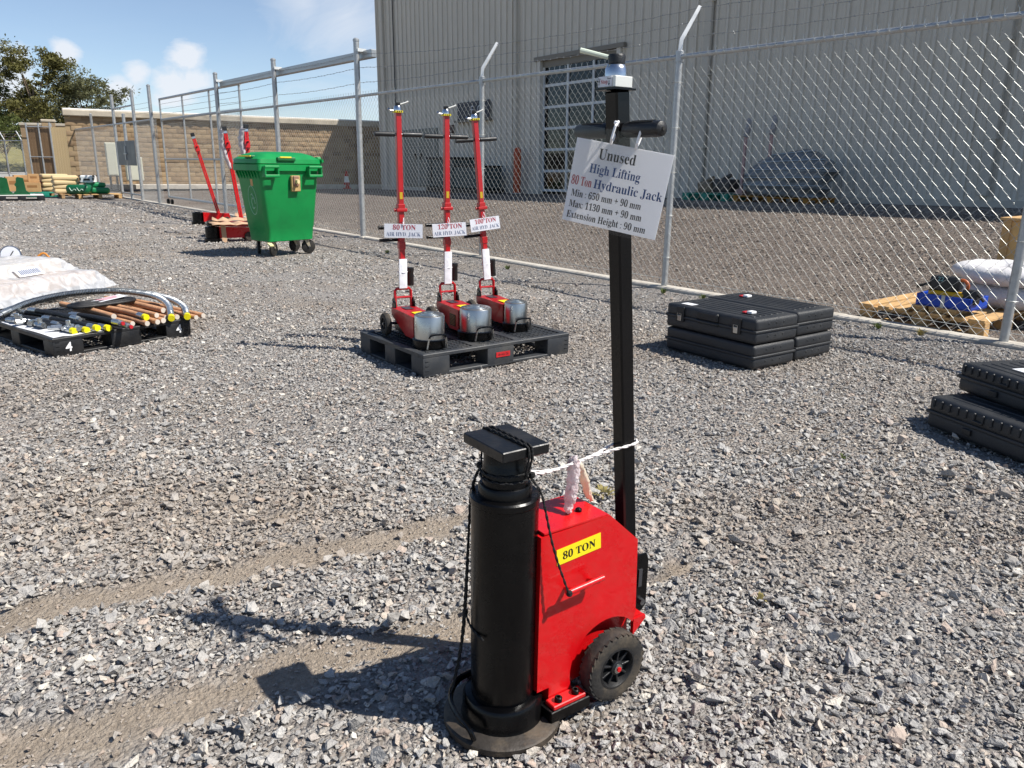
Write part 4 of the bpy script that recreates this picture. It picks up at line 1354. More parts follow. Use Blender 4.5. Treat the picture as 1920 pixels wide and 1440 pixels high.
# ------------------------------------------------------------------ plastic pallets
dark_pallet = mat('charcoal_plastic', '#2e3135', .55, 0, .15, 6, .15, 180, dirt='#6a655c', dscale=5, damt=.35)
def plastic_pallet(label, corner, az, L_, W_, Ht, m_, solid=False, name='plastic_pallet', group=None, step=.042):
    """local x along the front edge, y going back; origin at the front-left corner"""
    t = thing(name, label, 'pallet', corner, math.pi / 2 - az, group)
    d = MB()
    bwid = .05
    for y in (bwid / 2, W_ - bwid / 2): d.box((L_ / 2, y, Ht - .0125), (L_, bwid, .025), ch=.004)
    for x_ in (bwid / 2, L_ - bwid / 2): d.box((x_, W_ / 2, Ht - .0127), (bwid, W_ - .1, .0246))
    for x_ in (L_ * .36, L_ * .64): d.box((x_, W_ / 2, Ht - .0128), (.05, W_ - .1, .0244))
    n = int((W_ - .1) / step)
    for k in range(1, n): d.box((L_ / 2, .05 + (W_ - .1) * k / n, Ht - .014), (L_ - .1, .010, .022))
    n = int((L_ - .1) / step)
    for k in range(1, n): d.box((.05 + (L_ - .1) * k / n, W_ / 2, Ht - .015), (.010, W_ - .1, .019))
    d.build('deck_grid', m_, t)['kind'] = 'stuff'
    fx_ = (.1, L_ / 2, L_ - .1)
    fw_ = (.2, .22, .2)
    for x_, w_ in zip(fx_, fw_):
        for y, wy in ((.075, .15), (W_ / 2, .14), (W_ - .075, .15)):
            bl = MB()
            v, f = rbox((x_, y, Ht / 2 - .004), (w_, wy, Ht - .03), .012, 2)
            bl.add(v, f).build('block', m_, t)
    for y in (.06, W_ / 2, W_ - .06):
        MB().box((L_ / 2, y, .011), (L_ - .01, .115, .02), ch=.004).build('runner', m_, t)
    for x_ in (.06, L_ - .06):
        MB().box((x_, W_ / 2, .0105), (.11, W_ - .24, .019), ch=.004).build('cross_runner', m_, t)
    for sx0, sgn in ((.008, 1), (L_ - .008, -1)):
        for zz in (.045, .075, .105):
            MB().box((sx0 + sgn * .022, -.0022, zz), (.026, .004, .003)).build('corner_rib', m_, t)
    return t
PAZ = RAD(52.5)
pal = plastic_pallet('charcoal plastic grid pallet carrying three red air hydraulic jacks', (-.556, 4.70, .006), PAZ, 1.21, .86, .15, dark_pallet)
lb = MB().box((.62, -.0025, .075), (.115, .003, .034)).build('date_label', mat('red_label', '#b51f24', .5), pal)
text('08-Abr-26', .021, ink_black, lb, frame((.62, -.0045, .068), (1, 0, 0), (0, 0, 1)), bold=False, sx=1.0)

# ------------------------------------------------------------------ air hydraulic jacks
plate_black = mat('spec_plate_black', '#17160f', .5, 0, .1)
plate_gold = mat('spec_plate_gold', '#a98a3a', .5, .2)
red2 = mat('jack_red_paint_b', '#ad1219', .36, 0, .08, 5, .03, 90, coat=.25, dirt='#7d1a17', dscale=6, damt=.3)
def air_jack(label, loc, az, R, H0, lean=(0., 0.), pole=1.30, sign=None, spec=False, docs=0):
    """local x runs from the cylinder back to the wheels, y to the left of the photo"""
    t = thing('air_hydraulic_jack', label, 'jack', loc, math.pi / 2 - az, 'air jacks on the pallet')
    MB().lathe([(R * 1.1, 0), (R * 1.15, .004), (R * 1.15, .052), (R * 1.08, .058), (R, .058)], 44).build('base_cup', black_paint, t)
    MB().lathe([(R, .055), (R, H0 - .012), (R * .97, H0 - .006), (R * .93, H0 - .006), (R * .93, H0), (R * .78, H0), (R * .77, H0 + .004), (R * .6, H0 + .004), (R * .59, H0 + .009), (R * .36, H0 + .009), (R * .35, H0 + .015), (R * .2, H0 + .017), (0, H0 + .017)], 56).build('cylinder', chrome, t)
    # wire carrying handle in front
    for yy in (-.055, .055):
        MB().tube([(-R * 1.12, yy * 1.15, .01), (-R * 1.3, yy, .085)], .0045, 8).build('handle_leg', chrome, t)
        MB().tube([(-R * 1.3, yy * 1.25, .01), (-R * 1.36, yy * 1.05, .08)], .0045, 8).build('handle_leg', chrome, t)
    MB().tube(smooth([(-R * 1.3, -.058, .075), (-R * 1.36, -.05, .1), (-R * 1.36, .05, .1), (-R * 1.3, .058, .075)], 2), .006, 8).build('carry_handle', black_paint, t)
    # red body
    X0, X1, hb = R * .92, .47, H0 - .025
    b = MB()
    wa, wb = R * .78, .085
    P = [[Vector((X0, s * wa, .035)), Vector((X0 + .14, s * wa, .03)), Vector((X1, s * wb, hb * .72)), Vector((X1, s * wb, hb)), Vector((X0, s * wa, hb - .005))] for s in (-1, 1)]
    b.loft(P, True)
    b.build('body', red2, t, ang=20)
    MB().box(((X0 + X1) / 2 + .08, 0, .055), (.3, .1, .06)).build('under_frame', black_paint, t)
    MB().box((X1 - .09, 0, hb + .0035), (.1, .06, .002)).build('name_plate', steel, t, Matrix.Identity(4))
    MB().box((X0 + .09, 0, hb + .001), (.09, .07, .003)).build('warning_plate', yellow_label, t)
    if spec:
        sp = MB().box((X0 + .09, wa - .0005, hb * .52), (.1, .004, .085)).build('spec_plate', plate_gold, t)
        MB().box((X0 + .09, wa + .0015, hb * .52), (.096, .002, .081)).build('plate_field', plate_black, sp)
        for k in range(7):
            MB().box((X0 + .09, wa + .003, hb * .52 + .03 - k * .01), (.076, .001, .003)).build('plate_line', plate_gold, sp)
    # wheels
    ax = X1 - .02
    for s in (-1, 1):
        Mw = Matrix.Translation((ax, s * .135, .078)) @ Matrix.Rotation(RAD(90) * -s, 4, 'X')
        w = MB().lathe([(.045, -.02), (.06, -.022), (.072, -.018), (.077, -.008), (.077, .008), (.072, .018), (.06, .022), (.045, .02)], 36, caps=False).build('wheel', tyre_mat, t, Mw)
        MB().lathe([(0, -.012), (.046, -.014), (.046, .02), (.042, .02), (.04, .008), (.014, .006), (.014, .018), (0, .018)], 28).build('rim', black_plastic, w)
        MB().lathe([(.008, .018), (.008, .024), (0, .025)], 12).build('axle_nut', steel, w)
        for k in range(5):
            R_ = Matrix.Rotation(k * 2 * math.pi / 5, 3, 'Z')
            MB().box(R_ @ Vector((.027, 0, .010)), (.03, .006, .008), R_).build('spoke', black_plastic, w)
    MB().cyl((ax, -.12, .078), (ax, .12, .078), .01, n=10).build('axle', steel, t)
    # yoke
    zy = hb + .0
    for s in (-1, 1):
        e = MB().prism([(X1 - .05, hb - .01), (X1 - .045, zy + .04), (X1 - .02, zy + .065), (X1 + .01, zy + .055), (X1 + .02, hb - .01)], s * .066, s * .074).build('ear', black_paint, t)
        MB().cyl((X1 - .015, s * .062, zy + .035), (X1 - .015, s * .08, zy + .035), .009, n=8).build('ear_bolt', steel, e)
    yk = [(X1 - .01, -.058, zy + .0), (X1 - .005, -.058, zy + .11), (X1 - .005, -.045, zy + .125), (X1 - .005, .045, zy + .125), (X1 - .005, .058, zy + .11), (X1 - .01, .058, zy + .0)]
    MB().tube(yk, .0105, 10).build('yoke', red2, t)
    MB().cyl((X1 - .008, -.058, zy + .065), (X1 - .008, .058, zy + .065), .008, n=10).build('yoke_bar', red2, t)
    # pole group, leaning as it stands
    z0 = zy + .12
    po = thing('pole_assembly', None, None, (0, 0, 0))
    bpy.data.objects.remove(po)
    dirv = Vector((lean[0], lean[1], 1)).normalized()
    M_ = frame(Vector((X1 - .005, 0, z0)), Vector((1, 0, -lean[0])), Vector((0, 1, -lean[1])))
    def pt(b, nm, m_, par=None):
        return b.build(nm, m_, t if par is None else par, M_ if par is None else None)
    lp = pt(MB().box((0, 0, pole / 2), (.037, .037, pole), ch=.003), 'pole', red2)
    pt(MB().box((0, 0, .535), (.06, .075, .022), ch=.004).box((0, 0, .56), (.05, .05, .03), ch=.003), 'collar', red2)
    pt(MB().cyl((0, -.045, .535), (0, .045, .535), .012, n=12), 'collar_pin', red2)
    pt(MB().box((.0, .0, .30), (.045, .045, .05), ch=.003), 'lower_sleeve', red2)
    pt(MB().box((-.0195, 0, .63), (.001, .02, .045)), 'caution_label', mat('caution_yellow', '#b89a17', .5))
    pt(MB().cyl((0, -.165, pole - .135), (0, .165, pole - .135), .009, n=12), 'handle_bar', steel)
    for s in (-1, 1):
        g = MB().lathe([(.012, .026), (.0155, .03), (.0155, .155), (.013, .165), (0, .166)], 20, (0, 0, pole - .135), M=Matrix.Rotation(RAD(90) * -s, 3, 'X'))
        pt(g, 'grip', grip_mat)
    pt(MB().cyl((.03, .0, .42), (.03, .15, .42), .013, n=12).cyl((.03, .0, .335), (.03, .145, .335), .011, n=12), 'stowed_bar', black_paint)
    hd_ = pt(MB().box((0, 0, pole + .006), (.06, .05, .012)), 'head_plate', yellow_label)
    pt(MB().lathe([(.026, .012), (.026, .028), (.019, .042), (0, .042)], 20, (0, 0, pole)), 'valve_dome', alu)
    pt(MB().lathe([(.017, .04), (.018, .062), (0, .064)], 16, (0, 0, pole)), 'knob', black_plastic)
    for k in range(3):
        pt(MB().box((-.0305, -.014 + k * .014, pole + .006), (.001, .009, .007)), 'label_mark', black_plastic)
    pt(MB().tube([(.0, -.01, pole + .05), (.0, -.06, pole + .066), (.0, -.075, pole + .072)], [.004, .004, .006], 8), 'lever', mat('lever_white', '#dcdcd6', .45))
    pt(MB().tube([(.0, .03, pole + .012), (.0, .055, pole + .014), (-.004, .065, pole + .022)], [.006, .006, .008], 8), 'air_fitting', alu)
    # reservoir and wrapped papers
    pt(MB().lathe([(.022, .04), (.024, .045), (.024, .14), (.0265, .145), (.0265, .165), (0, .167)], 20, (.012, -.062, -.02)), 'oil_reservoir', black_plastic)
    if docs:
        b = MB()
        v, f = rbox((-.03, .003, .10 + .01 * docs), (.012, .058, .17 + .03 * docs), .005, 2)
        b.add([(x + .006 * math.sin(z * 40), y + .004 * math.sin(z * 25 + 1), z) for x, y, z in v], f)
        pt(b, 'wrapped_papers', mat('paper_in_film', '#e7e8ec', .3, 0, .08, 12, .3, 30, coat=.4))
        pt(MB().tube(ring(.036, .12, 0, 6.28, 0, 20), .002, 6), 'paper_tie', tie_white)
    return t, M_
JAZ = RAD(-29)
jacks = []
for lab, loc, R, H0, ln, sp, dc in (
        ('leftmost red air hydraulic jack on the plastic pallet, next to the 80 TON card', (-.54, 4.955, .156), .098, .212, (.0, .005), False, 1),
        ('middle red air hydraulic jack with the widest chrome cylinder and black spec plate', (-.255, 5.235, .156), .108, .212, (.0, -.0), True, 2),
        ('right hand red air hydraulic jack leaning left, next to the 100 TON card', (.02, 5.53, .156), .084, .205, (.03, .075), False, 2)):
    jacks.append(air_jack(lab, loc, JAZ, R, H0, ln, 1.155, None, sp, dc))
# tag cards hanging on the poles
def card(lab, line1, jack, z, tw, size=(.255, .092)):
    t, M_ = jack
    base = Matrix.Translation(t.location) @ Matrix.Rotation(t.rotation_euler.z, 4, 'Z') @ M_
    p = base @ Vector((-.045, 0, z))
    c = thing('paper_card', lab, 'sign', (0, 0, 0), 0, 'cards on the air jacks')
    xa = Vector((math.cos(tw[0]), math.sin(tw[0]), 0))
    xa = xa * math.cos(tw[1]) + Vector((0, 0, 1)) * math.sin(tw[1])
    ya = Vector((0, .12, 1)) - xa * xa.z
    c.matrix_world = frame(p, xa, ya)
    MB().box((0, 0, 0), (size[0], size[1], .001)).build('card', white_paper, c)
    bent_sheet(size[0] + .012, size[1] + .012, .003, .002, lift=.0005).build('sleeve', film('clear_sleeve', ()), c, flip=False)
    text(line1, .047, ink_red, c, frame((.005, .008, .0018), (1, 0, 0), (0, 1, 0)), sx=.93)
    text('AIR HYD. JACK', .038, ink_grey, c, frame((0, -.034, .0018), (1, 0, 0), (0, 1, 0)), sx=.83, lift=-.0003)
    MB().tube([(0, .035, .006), (.003, .06, .01), (0, .085, .0), (-.003, .06, -.02), (0, .035, .006)], .0022, 6).build('string', tie_white, c)
card('white card reading 80 TON on the leftmost air jack', '80 TON', jacks[0], .40, (RAD(8), RAD(-1)))
card('white card reading 120 TON on the middle air jack', '120 TON', jacks[1], .39, (RAD(20), RAD(3)), (.245, .092))
card('white card reading 100 TON on the right hand air jack', '100 TON', jacks[2], .42, (RAD(30), RAD(6)), (.245, .092))

# ------------------------------------------------------------------ black tool cases
case_mat = mat('blow_moulded_black', '#26282b', .48, 0, .12, 6, .35, 260, dirt='#3d3c3a', dscale=6, damt=.3)
latch_mat = mat('nickel_latch', '#c9c7c0', .3, .9, .05)
def tool_case(label, loc, rz, size=(.44, .78, .162), latches=True, ribs_side=False, group='black tool cases', sticker=None, tagp=None, dimple=True):
    """local: x is depth from the latch side, y length; latches on the x=0 face"""
    W_, L_, Hh = size
    t = thing('tool_case', label, 'tool case', loc, rz, group)
    v, f = rbox((W_ / 2, L_ / 2, Hh * .26), (W_ - .012, L_ - .012, Hh * .5), .026, 3)
    MB().add(v, f).build('base_shell', case_mat, t, ang=60)
    v, f = rbox((W_ / 2, L_ / 2, Hh * .74), (W_ - .012, L_ - .012, Hh * .5), .026, 3)
    lid = MB().add(v, f).build('lid_shell', case_mat, t, ang=60)
    v, f = rbox((W_ / 2, L_ / 2, Hh * .5), (W_, L_, .018), .006, 2)
    MB().add(v, f).build('seam_lip', case_mat, t, ang=60)
    for k in range(7):
        yy = L_ * (.14 + .12 * k)
        MB().box((W_ * .56, L_ / 2 + (k - 3) * .0, Hh - .0015), (.001, .001, .001)) if False else None
    for k in range(6):
        xx = W_ * (.17 + .13 * k)
        MB().box((xx, L_ / 2, Hh - .0015), (.02, L_ * .8, .007), ch=.003).build('lid_rib', case_mat, lid)
    if dimple:
        for q in range(3):
            for zz in (.3, .78):
                MB().lathe([(.009, -.003), (.006, .003), (0, .004)], 10, (W_ * (.3 + .17 * q), .006, Hh * zz), M=Matrix.Rotation(RAD(90), 3, 'X')).build('dimple', case_mat, t)
    if latches:
        for yy in (L_ * .2, L_ * .82):
            MB().box((-.001, yy, Hh * .62), (.012, .075, Hh * .62), ch=.004).build('latch_recess', black_plastic, t)
            la = MB().box((-.008, yy, Hh * .46), (.008, .034, .042), ch=.003).build('latch', latch_mat, t)
            MB().tube([(-.009, yy - .016, Hh * .5), (-.011, yy - .017, Hh * .66), (-.011, yy + .017, Hh * .66), (-.009, yy + .016, Hh * .5)], .0022, 6).build('latch_bail', latch_mat, la)
        MB().box((.004, L_ * .51, Hh * .74), (.03, .19, Hh * .36), ch=.01).build('handle_recess', black_plastic, t)
        MB().box((-.002, L_ * .51, Hh * .50), (.022, .2, .022), ch=.007).build('handle', case_mat, t)
    if ribs_side:
        for k in range(16):
            yy = L_ * (.05 + .9 * k / 15)
            MB().box((.004, yy, Hh * .8), (.014, .012, Hh * .26), ch=.004).build('side_rib', case_mat, t)
        for yy in (.2, .62):
            MB().box((.0, L_ * yy, Hh * .68), (.012, .06, .012), ch=.003).build('clasp', black_plastic, t)
            MB().box((.0, L_ * yy + .05, Hh * .3), (.012, .05, .03), ch=.003).build('clasp_plate', black_plastic, t)
    if sticker:
        MB().box((W_ * sticker[0], L_ * sticker[1], Hh + .0032), (sticker[2], sticker[3], .001)).build('paper_label', white_paper, t)
    if tagp:
        MB().box((W_ * tagp[0], L_ * tagp[1], Hh + .009), (.05, .03, .012), ch=.004).build('red_tag', mat('tag_red', '#b3202a', .45), t)
        v, f = rbox((W_ * tagp[0] + .015, L_ * tagp[1] - .035, Hh + .012), (.055, .045, .018), .007, 2)
        MB().add(v, f).build('white_tag', mat('tag_white', '#e8e8e8', .45), t)
    return t
cx0, cy0 = 1.585, 4.98
ca = RAD(90 - 54.6)
cxv, cyv = Vector((math.cos(ca), math.sin(ca), 0)), Vector((-math.sin(ca), math.cos(ca), 0))
cb = Vector((cx0, cy0, .012))
tool_case('lower black tool case of the front stack, under the case with chrome latches', cb, ca, (.455, .80, .168), latches=False, ribs_side=False)
t_ = cb + Vector((0, 0, .170)) + cyv * .0
tool_case('upper black tool case with chrome latches, white label and red tag facing the camera', t_, ca, (.46, .81, .172), True, False, sticker=(.16, .80, .07, .1), tagp=(.3, .25))
t_ = cb + cxv * .485 + cyv * .02
tool_case('lower black tool case of the rear stack near the fence', t_, ca + RAD(1), (.445, .81, .168), False)
t_ = cb + cxv * .484 + cyv * .03 + Vector((0, 0, .170))
tool_case('upper black tool case of the rear stack, red tag at its far end', t_, ca + RAD(.5), (.45, .82, .172), False, tagp=(.45, .78))
# two more at the right edge
ra = RAD(24)
rb_ = Vector((2.14, 3.86, .012))
def right_case(label, left, near_dir, size, **k):
    """left = left front bottom corner; the ribbed long side runs from it towards near_dir"""
    d = Vector((near_dir[0], near_dir[1], 0)).normalized()
    L_ = size[1]
    rz = math.atan2(d.x, -d.y)               # local y points back along the long side
    return tool_case(label, Vector(left) + d * L_, rz, size, False, True, dimple=False, **k)
right_case('large lower black ribbed case at the right edge of the photo', (2.17, 3.90, .012), (.30, -.95), (.5, .82, .168))
right_case('upper black ribbed case with white paper label at the right edge of the photo', (2.36, 4.0, .183), (.22, -.97), (.44, .78, .155), sticker=(.42, .66, .1, .13))

# ------------------------------------------------------------------ green wheeled bin
bin_green = mat('bin_green', '#068642', .42, 0, .06, 3, .04, 150, dirt='#0d5f33', dscale=4, damt=.45)
bin_yellow = mat('bin_yellow_grip', '#d8c21f', .45)
bn_ = thing('wheeled_bin', 'large green four wheeled waste bin with domed lid beside the fence', 'bin', (-3.36, 11.42, .01), RAD(50))
def rrect(w, d, z, r, n=4, dx=0., dy=0.):
    pts = []
    for cxs, cys, a0 in ((1, 1, 0), (-1, 1, 90), (-1, -1, 180), (1, -1, 270)):
        for k in range(n + 1):
            a = RAD(a0 + 90 * k / n)
            pts.append(Vector((cxs * (w / 2 - r) + r * math.cos(a) + dx, cys * (d / 2 - r) + r * math.sin(a) + dy, z)))
    return pts
MB().loft([rrect(.80, .50, .20, .06), rrect(.90, .57, .21, .07), rrect(.935, .60, .36, .075), rrect(.955, .612, .37, .075), rrect(1.13, .72, 1.02, .07), rrect(1.15, .735, 1.06, .06)]).build('body', bin_green, bn_, ang=50)
rim = MB().loft([rrect(1.17, .75, 1.045, .06), rrect(1.23, .80, 1.05, .06), rrect(1.23, .80, 1.12, .06), rrect(1.18, .76, 1.125, .06)]).build('rim', bin_green, bn_, ang=50)
for s in (-1, 1):                               # lifting brackets on the long front
    cx_ = s * .42
    for q in (-.12, .12):
        MB().box((cx_ + q, -.43, 1.04), (.03, .1, .13), ch=.008).build('bracket_cheek', bin_green, rim)
    MB().box((cx_, -.475, .99), (.27, .03, .035), ch=.008).build('bracket_bar', bin_green, rim)
    MB().box((cx_, -.47, 1.095), (.27, .04, .03), ch=.008).build('bracket_top', bin_green, rim)
for k in range(8):                              # stiffening teeth under the rim of the short side
    MB().prism([(-.615, 1.045), (-.56, 1.045), (-.56, .95)], -.31 + k * .085, -.295 + k * .085).build('rim_rib', bin_green, rim)
ld_ = MB().loft([rrect(1.2, .78, 1.125, .07), rrect(1.22, .80, 1.135, .07), rrect(1.20, .78, 1.185, .08), rrect(1.02, .62, 1.235, .12), rrect(.8, .45, 1.262, .12), rrect(.4, .2, 1.272, .08)]).build('lid', bin_green, bn_, ang=45)
MB().box((-.1, -.4, 1.185), (.34, .06, .045), ch=.01).build('lid_grip_pocket', mat('bin_dark_green', '#06602f', .5), ld_)
MB().box((-.12, -.425, 1.205), (.22, .025, .02), ch=.006).build('lid_grip', bin_yellow, ld_)
MB().box((-.61, -.02, 1.215), (.03, .34, .016), R=Matrix.Rotation(RAD(0), 3, 'Z'), ch=.004).build('lid_grip', bin_yellow, ld_)
MB().box((-.55, -.1, 1.21), (.12, .2, .03), ch=.01).build('lid_grip_pocket', mat('bin_dark_green', '#06602f'), ld_)
for s in (-1, 1):
    MB().box((.6, s * .3, 1.17), (.1, .1, .1), ch=.02).build('hinge', bin_green, bn_)
MB().cyl((.62, -.41, 1.17), (.62, .41, 1.17), .022, n=10).build('hinge_rod', bin_green, bn_)
lk = MB().box((.06, -.392, .90), (.17, .05, .19), ch=.008).build('lock_board', mat('plywood_board', '#a98d5d', .8, 0, .2, 8), bn_)
MB().box((.05, -.425, .93), (.1, .03, .12), ch=.006).build('trunnion_plate', mat('trunnion_brown', '#8a6a57', .6), lk)
MB().cyl((.05, -.43, .925), (.05, -.50, .925), .03, .026, 14).build('trunnion', mat('trunnion_cream', '#d2c28f', .6), lk)
# emblem: an oval outline with an arrow figure on the short side
def on_end(y, z):
    f_ = (z - .37) / (1.02 - .37)
    return Vector((-(.955 + (1.13 - .955) * f_) / 2 - .002, y, z))
eb = MB().tube([on_end(-.02 + .115 * math.cos(a), .70 + .17 * math.sin(a)) for a in np.linspace(0, 2 * math.pi, 33)], .004, 5).build('emblem_oval', mat('emblem_pale', '#9fc7ab', .6), bn_)
for pts in ([(-.06, .66), (-.045, .73), (.0, .78), (.03, .76)], [(.02, .62), (.04, .68), (.01, .73), (-.03, .72)], [(-.04, .62), (.0, .60), (.03, .62)]):
    MB().tube([on_end(-.02 + y, z) for y, z in pts], .006, 5).build('emblem_arrow', mat('emblem_pale', '#9fc7ab'), eb)
MB().add([on_end(-.1, .87), on_end(-.03, .87), on_end(-.03, .95), on_end(-.1, .95)], [(0, 1, 2, 3)]).build('sticker', mat('orange_sticker', '#c99a63', .6), bn_)
for o in list(bn_.children) + [g for c in bn_.children for g in c.children]:
    o.data.transform(Matrix.Translation((0, 0, .2)) @ Matrix.Diagonal((.845, .84, 1.14, 1)) @ Matrix.Translation((0, 0, -.2)))
zinc = mat('zinc_fork', '#b0a58e', .5, .5, .1, 8)
for (xx, yy, an) in ((-.285, -.165, 30), (.285, -.165, -15), (-.285, .165, 60), (.285, .165, 10)):
    Mc = Matrix.Translation((xx, yy, 0)) @ Matrix.Rotation(RAD(an), 4, 'Z')
    c_ = MB().prism([(-.03, .2), (.035, .2), (.055, .1), (.03, .085)], -.034, -.028).prism([(-.03, .2), (.035, .2), (.055, .1), (.03, .085)], .028, .034).box((0, 0, .198), (.1, .09, .012)).build('caster_fork', zinc, bn_, Mc)
    MB().lathe([(.02, -.022), (.085, -.022), (.1, -.014), (.1, .014), (.085, .022), (.02, .022)], 28, (.035, 0, .1), M=Matrix.Rotation(RAD(90), 3, 'X')).build('caster_wheel', black_rubber, c_)
    MB().cyl((.035, -.04, .1), (.035, .04, .1), .012, n=8).build('axle_bolt', steel, c_)
MB().box((-.36, -.25, .17), (.06, .08, .02), R=Matrix.Rotation(RAD(25), 3, 'X')).build('brake_pedal', mat('pedal_cream', '#d9cf9a', .6), bn_)

# ------------------------------------------------------------------ red jacks left of the bin
stretch_film = film('stretch_film', (.93, .94, .95), .35, .18, .38, .6, 14)
def floor_jack(label, loc, az, lean, pole_h, wrap, letters=False, base_x=.42):
    t = thing('floor_jack', label, 'jack', loc, math.pi / 2 - az, 'red jacks behind the bin')
    MB().lathe([(.125, 0), (.13, .005), (.13, .06), (.12, .065)], 36).build('base_cup', black_paint, t)
    MB().lathe([(.11, .06), (.11, .235), (.1, .245), (.06, .245), (.055, .26), (0, .26)], 36).build('cylinder', black_paint, t)
    MB().loft([[Vector((.1, s * .1, .06)), Vector((.6, s * .1, .06)), Vector((.64, s * .09, .12)), Vector((.62, s * .09, .22)), Vector((.1, s * .1, .245))] for s in (-1, 1)]).build('body', jack_red, t, ang=25)
    for s in (-1, 1):
        w = MB().lathe([(.0, -.02), (.06, -.022), (.075, -.012), (.075, .012), (.06, .022), (0, .02)], 24, (.56, s * .13, .078), M=Matrix.Rotation(RAD(90), 3, 'X')).build('wheel', tyre_mat, t)
    a = Vector((base_x, 0, .2))
    b = a + Vector(lean) + Vector((0, 0, pole_h))
    d = (b - a)
    M_ = frame(a, Vector((1, 0, -d.x / d.z)), Vector((0, 1, -d.y / d.z)))
    Lp = d.length
    p = MB().box((-.018, 0, Lp / 2), (.03, .05, Lp), ch=.003).box((.018, 0, Lp / 2), (.03, .05, Lp), ch=.003).build('pole', jack_red, t, M_)
    MB().box((0, 0, Lp - .2), (.09, .075, .12), ch=.006).build('pole_collar', jack_red, t, M_)
    MB().cyl((0, -.09, Lp - .17), (0, .09, Lp - .17), .014, n=10).build('cross_bar', black_paint, t, M_)
    MB().cyl((0, -.07, Lp - .29), (0, .07, Lp - .29), .012, n=10).build('cross_bar', black_paint, t, M_)
    MB().box((0, 0, Lp + .02), (.06, .06, .04)).build('head_plate', alu, t, M_)
    MB().box((0, 0, Lp + .075), (.075, .075, .075), ch=.01).build('knob', black_plastic, t, M_)
    if letters:
        lb_ = MB().box((-.034, 0, .75), (.002, .046, .75)).build('side_label', mat('label_dark_red', '#6e1118', .5), t, M_)
        text('hydraulic jack', .05, mat('label_white', '#d6cfcf', .5), lb_, frame((-.0365, .016, .45), (0, 0, 1), (0, 1, 0)), align='LEFT', bold=False)
    if wrap:
        lumpy([tuple(M_ @ Vector(q)) for q in ((-.03, .03, Lp + .06), (-.06, .06, Lp - .05), (-.07, .07, Lp - .2), (-.05, .03, Lp - .36), (-.02, .0, Lp - wrap))], .07, 3, 'film_wrap', mat('bunched_film', '#dcd6d6', .3, 0, .15, 14, .6, 40, trans=.4), t, 12)
    return t
floor_jack('bare red jack with leaning pole, farthest left of the three by the bin', (-6.63, 16.62, .01), RAD(62), (-.36, .0, 0), 1.52, 0)
floor_jack('red jack with lettered pole and bunched plastic film behind the cardboard', (-5.42, 14.25, .01), RAD(62), (-.16, .05, 0), 1.56, .62, True, .5)
floor_jack('red jack with black cylinder in front, its body hidden by the green bin', (-4.98, 13.02, .01), RAD(58), (.02, .06, 0), 1.56, .42, False, .66)
tan_card = mat('tan_carton', '#b9987a', .85, 0, .1, 5, .1, 40)
def carton_sheet(lab, loc, rz, w, d, z, folds, seed):
    t = thing('flattened_carton', lab, 'cardboard', loc, rz, 'cardboard by the red jacks')
    r = random.Random(seed)
    b = MB()
    n = 8
    V = []
    for j in range(5):
        for i in range(n + 1):
            zz = z + folds * abs(math.sin(i * 1.3 + seed)) * (.4 + .6 * (j % 2)) + r.uniform(0, .015)
            V.append((w * (i / n - .5), d * (j / 4 - .5), zz))
    b.add(V, [(j * (n + 1) + i, j * (n + 1) + i + 1, (j + 1) * (n + 1) + i + 1, (j + 1) * (n + 1) + i) for j in range(4) for i in range(n)])
    o = b.build('sheet', tan_card, t, flip=False, ang=15)
    sm_ = o.modifiers.new('thickness', 'SOLIDIFY'); sm_.thickness = .006
    MB().add([(-w * .3, -d * .3, 0), (-w * .2, -d * .3, 0), (-w * .2, -d * .2, z), (-w * .3, -d * .2, z)], [(0, 1, 2, 3)]).build('flap', tan_card, t)
    return t
carton_sheet('torn tan carton draped over the front red jack body', (-4.68, 13.2, 0), RAD(30), .75, .5, .28, .05, 1)
carton_sheet('crumpled tan carton between the two nearer red jacks', (-5.0, 14.1, 0), RAD(20), .7, .5, .27, .07, 2)
carton_sheet('folded tan carton piece lying behind the lettered pole jack', (-4.95, 15.2, 0), RAD(10), .7, .5, .27, .09, 5)

# ------------------------------------------------------------------ hoses on their pallet
hp = plastic_pallet('low black plastic pallet marked 4 holding hydraulic hoses', (-3.075, 5.07, .006), RAD(37), 1.0, 1.2, .13, black_plastic)
num = mat('number_white', '#e6e6e6', .6)
for xx in (.1, .9):
    text('4', .085, num, hp, frame((xx, -.0035, .035), (1, 0, 0), (0, 0, 1)), bold=False, name='stencil_number', lift=.002)
HP = Matrix.Translation((-3.075, 5.07, .006)) @ Matrix.Rotation(RAD(53), 4, 'Z')
hose_black = mat('hose_black', '#1a1a1c', .55, 0, .15, 20, .2, 200)
hose_tan = mat('hose_kraft_wrap', '#bd8d68', .8, 0, .22, 12, .35, 60, dirt='#96694a', dscale=14, damt=.6)
cap_y = mat('yellow_cap', '#e6d70f', .45)
fit_mat = mat('zinc_fitting', '#b9bcbc', .3, .9, .1, 20)
pale_end = mat('pale_hose_end', '#c9bfb2', .7)
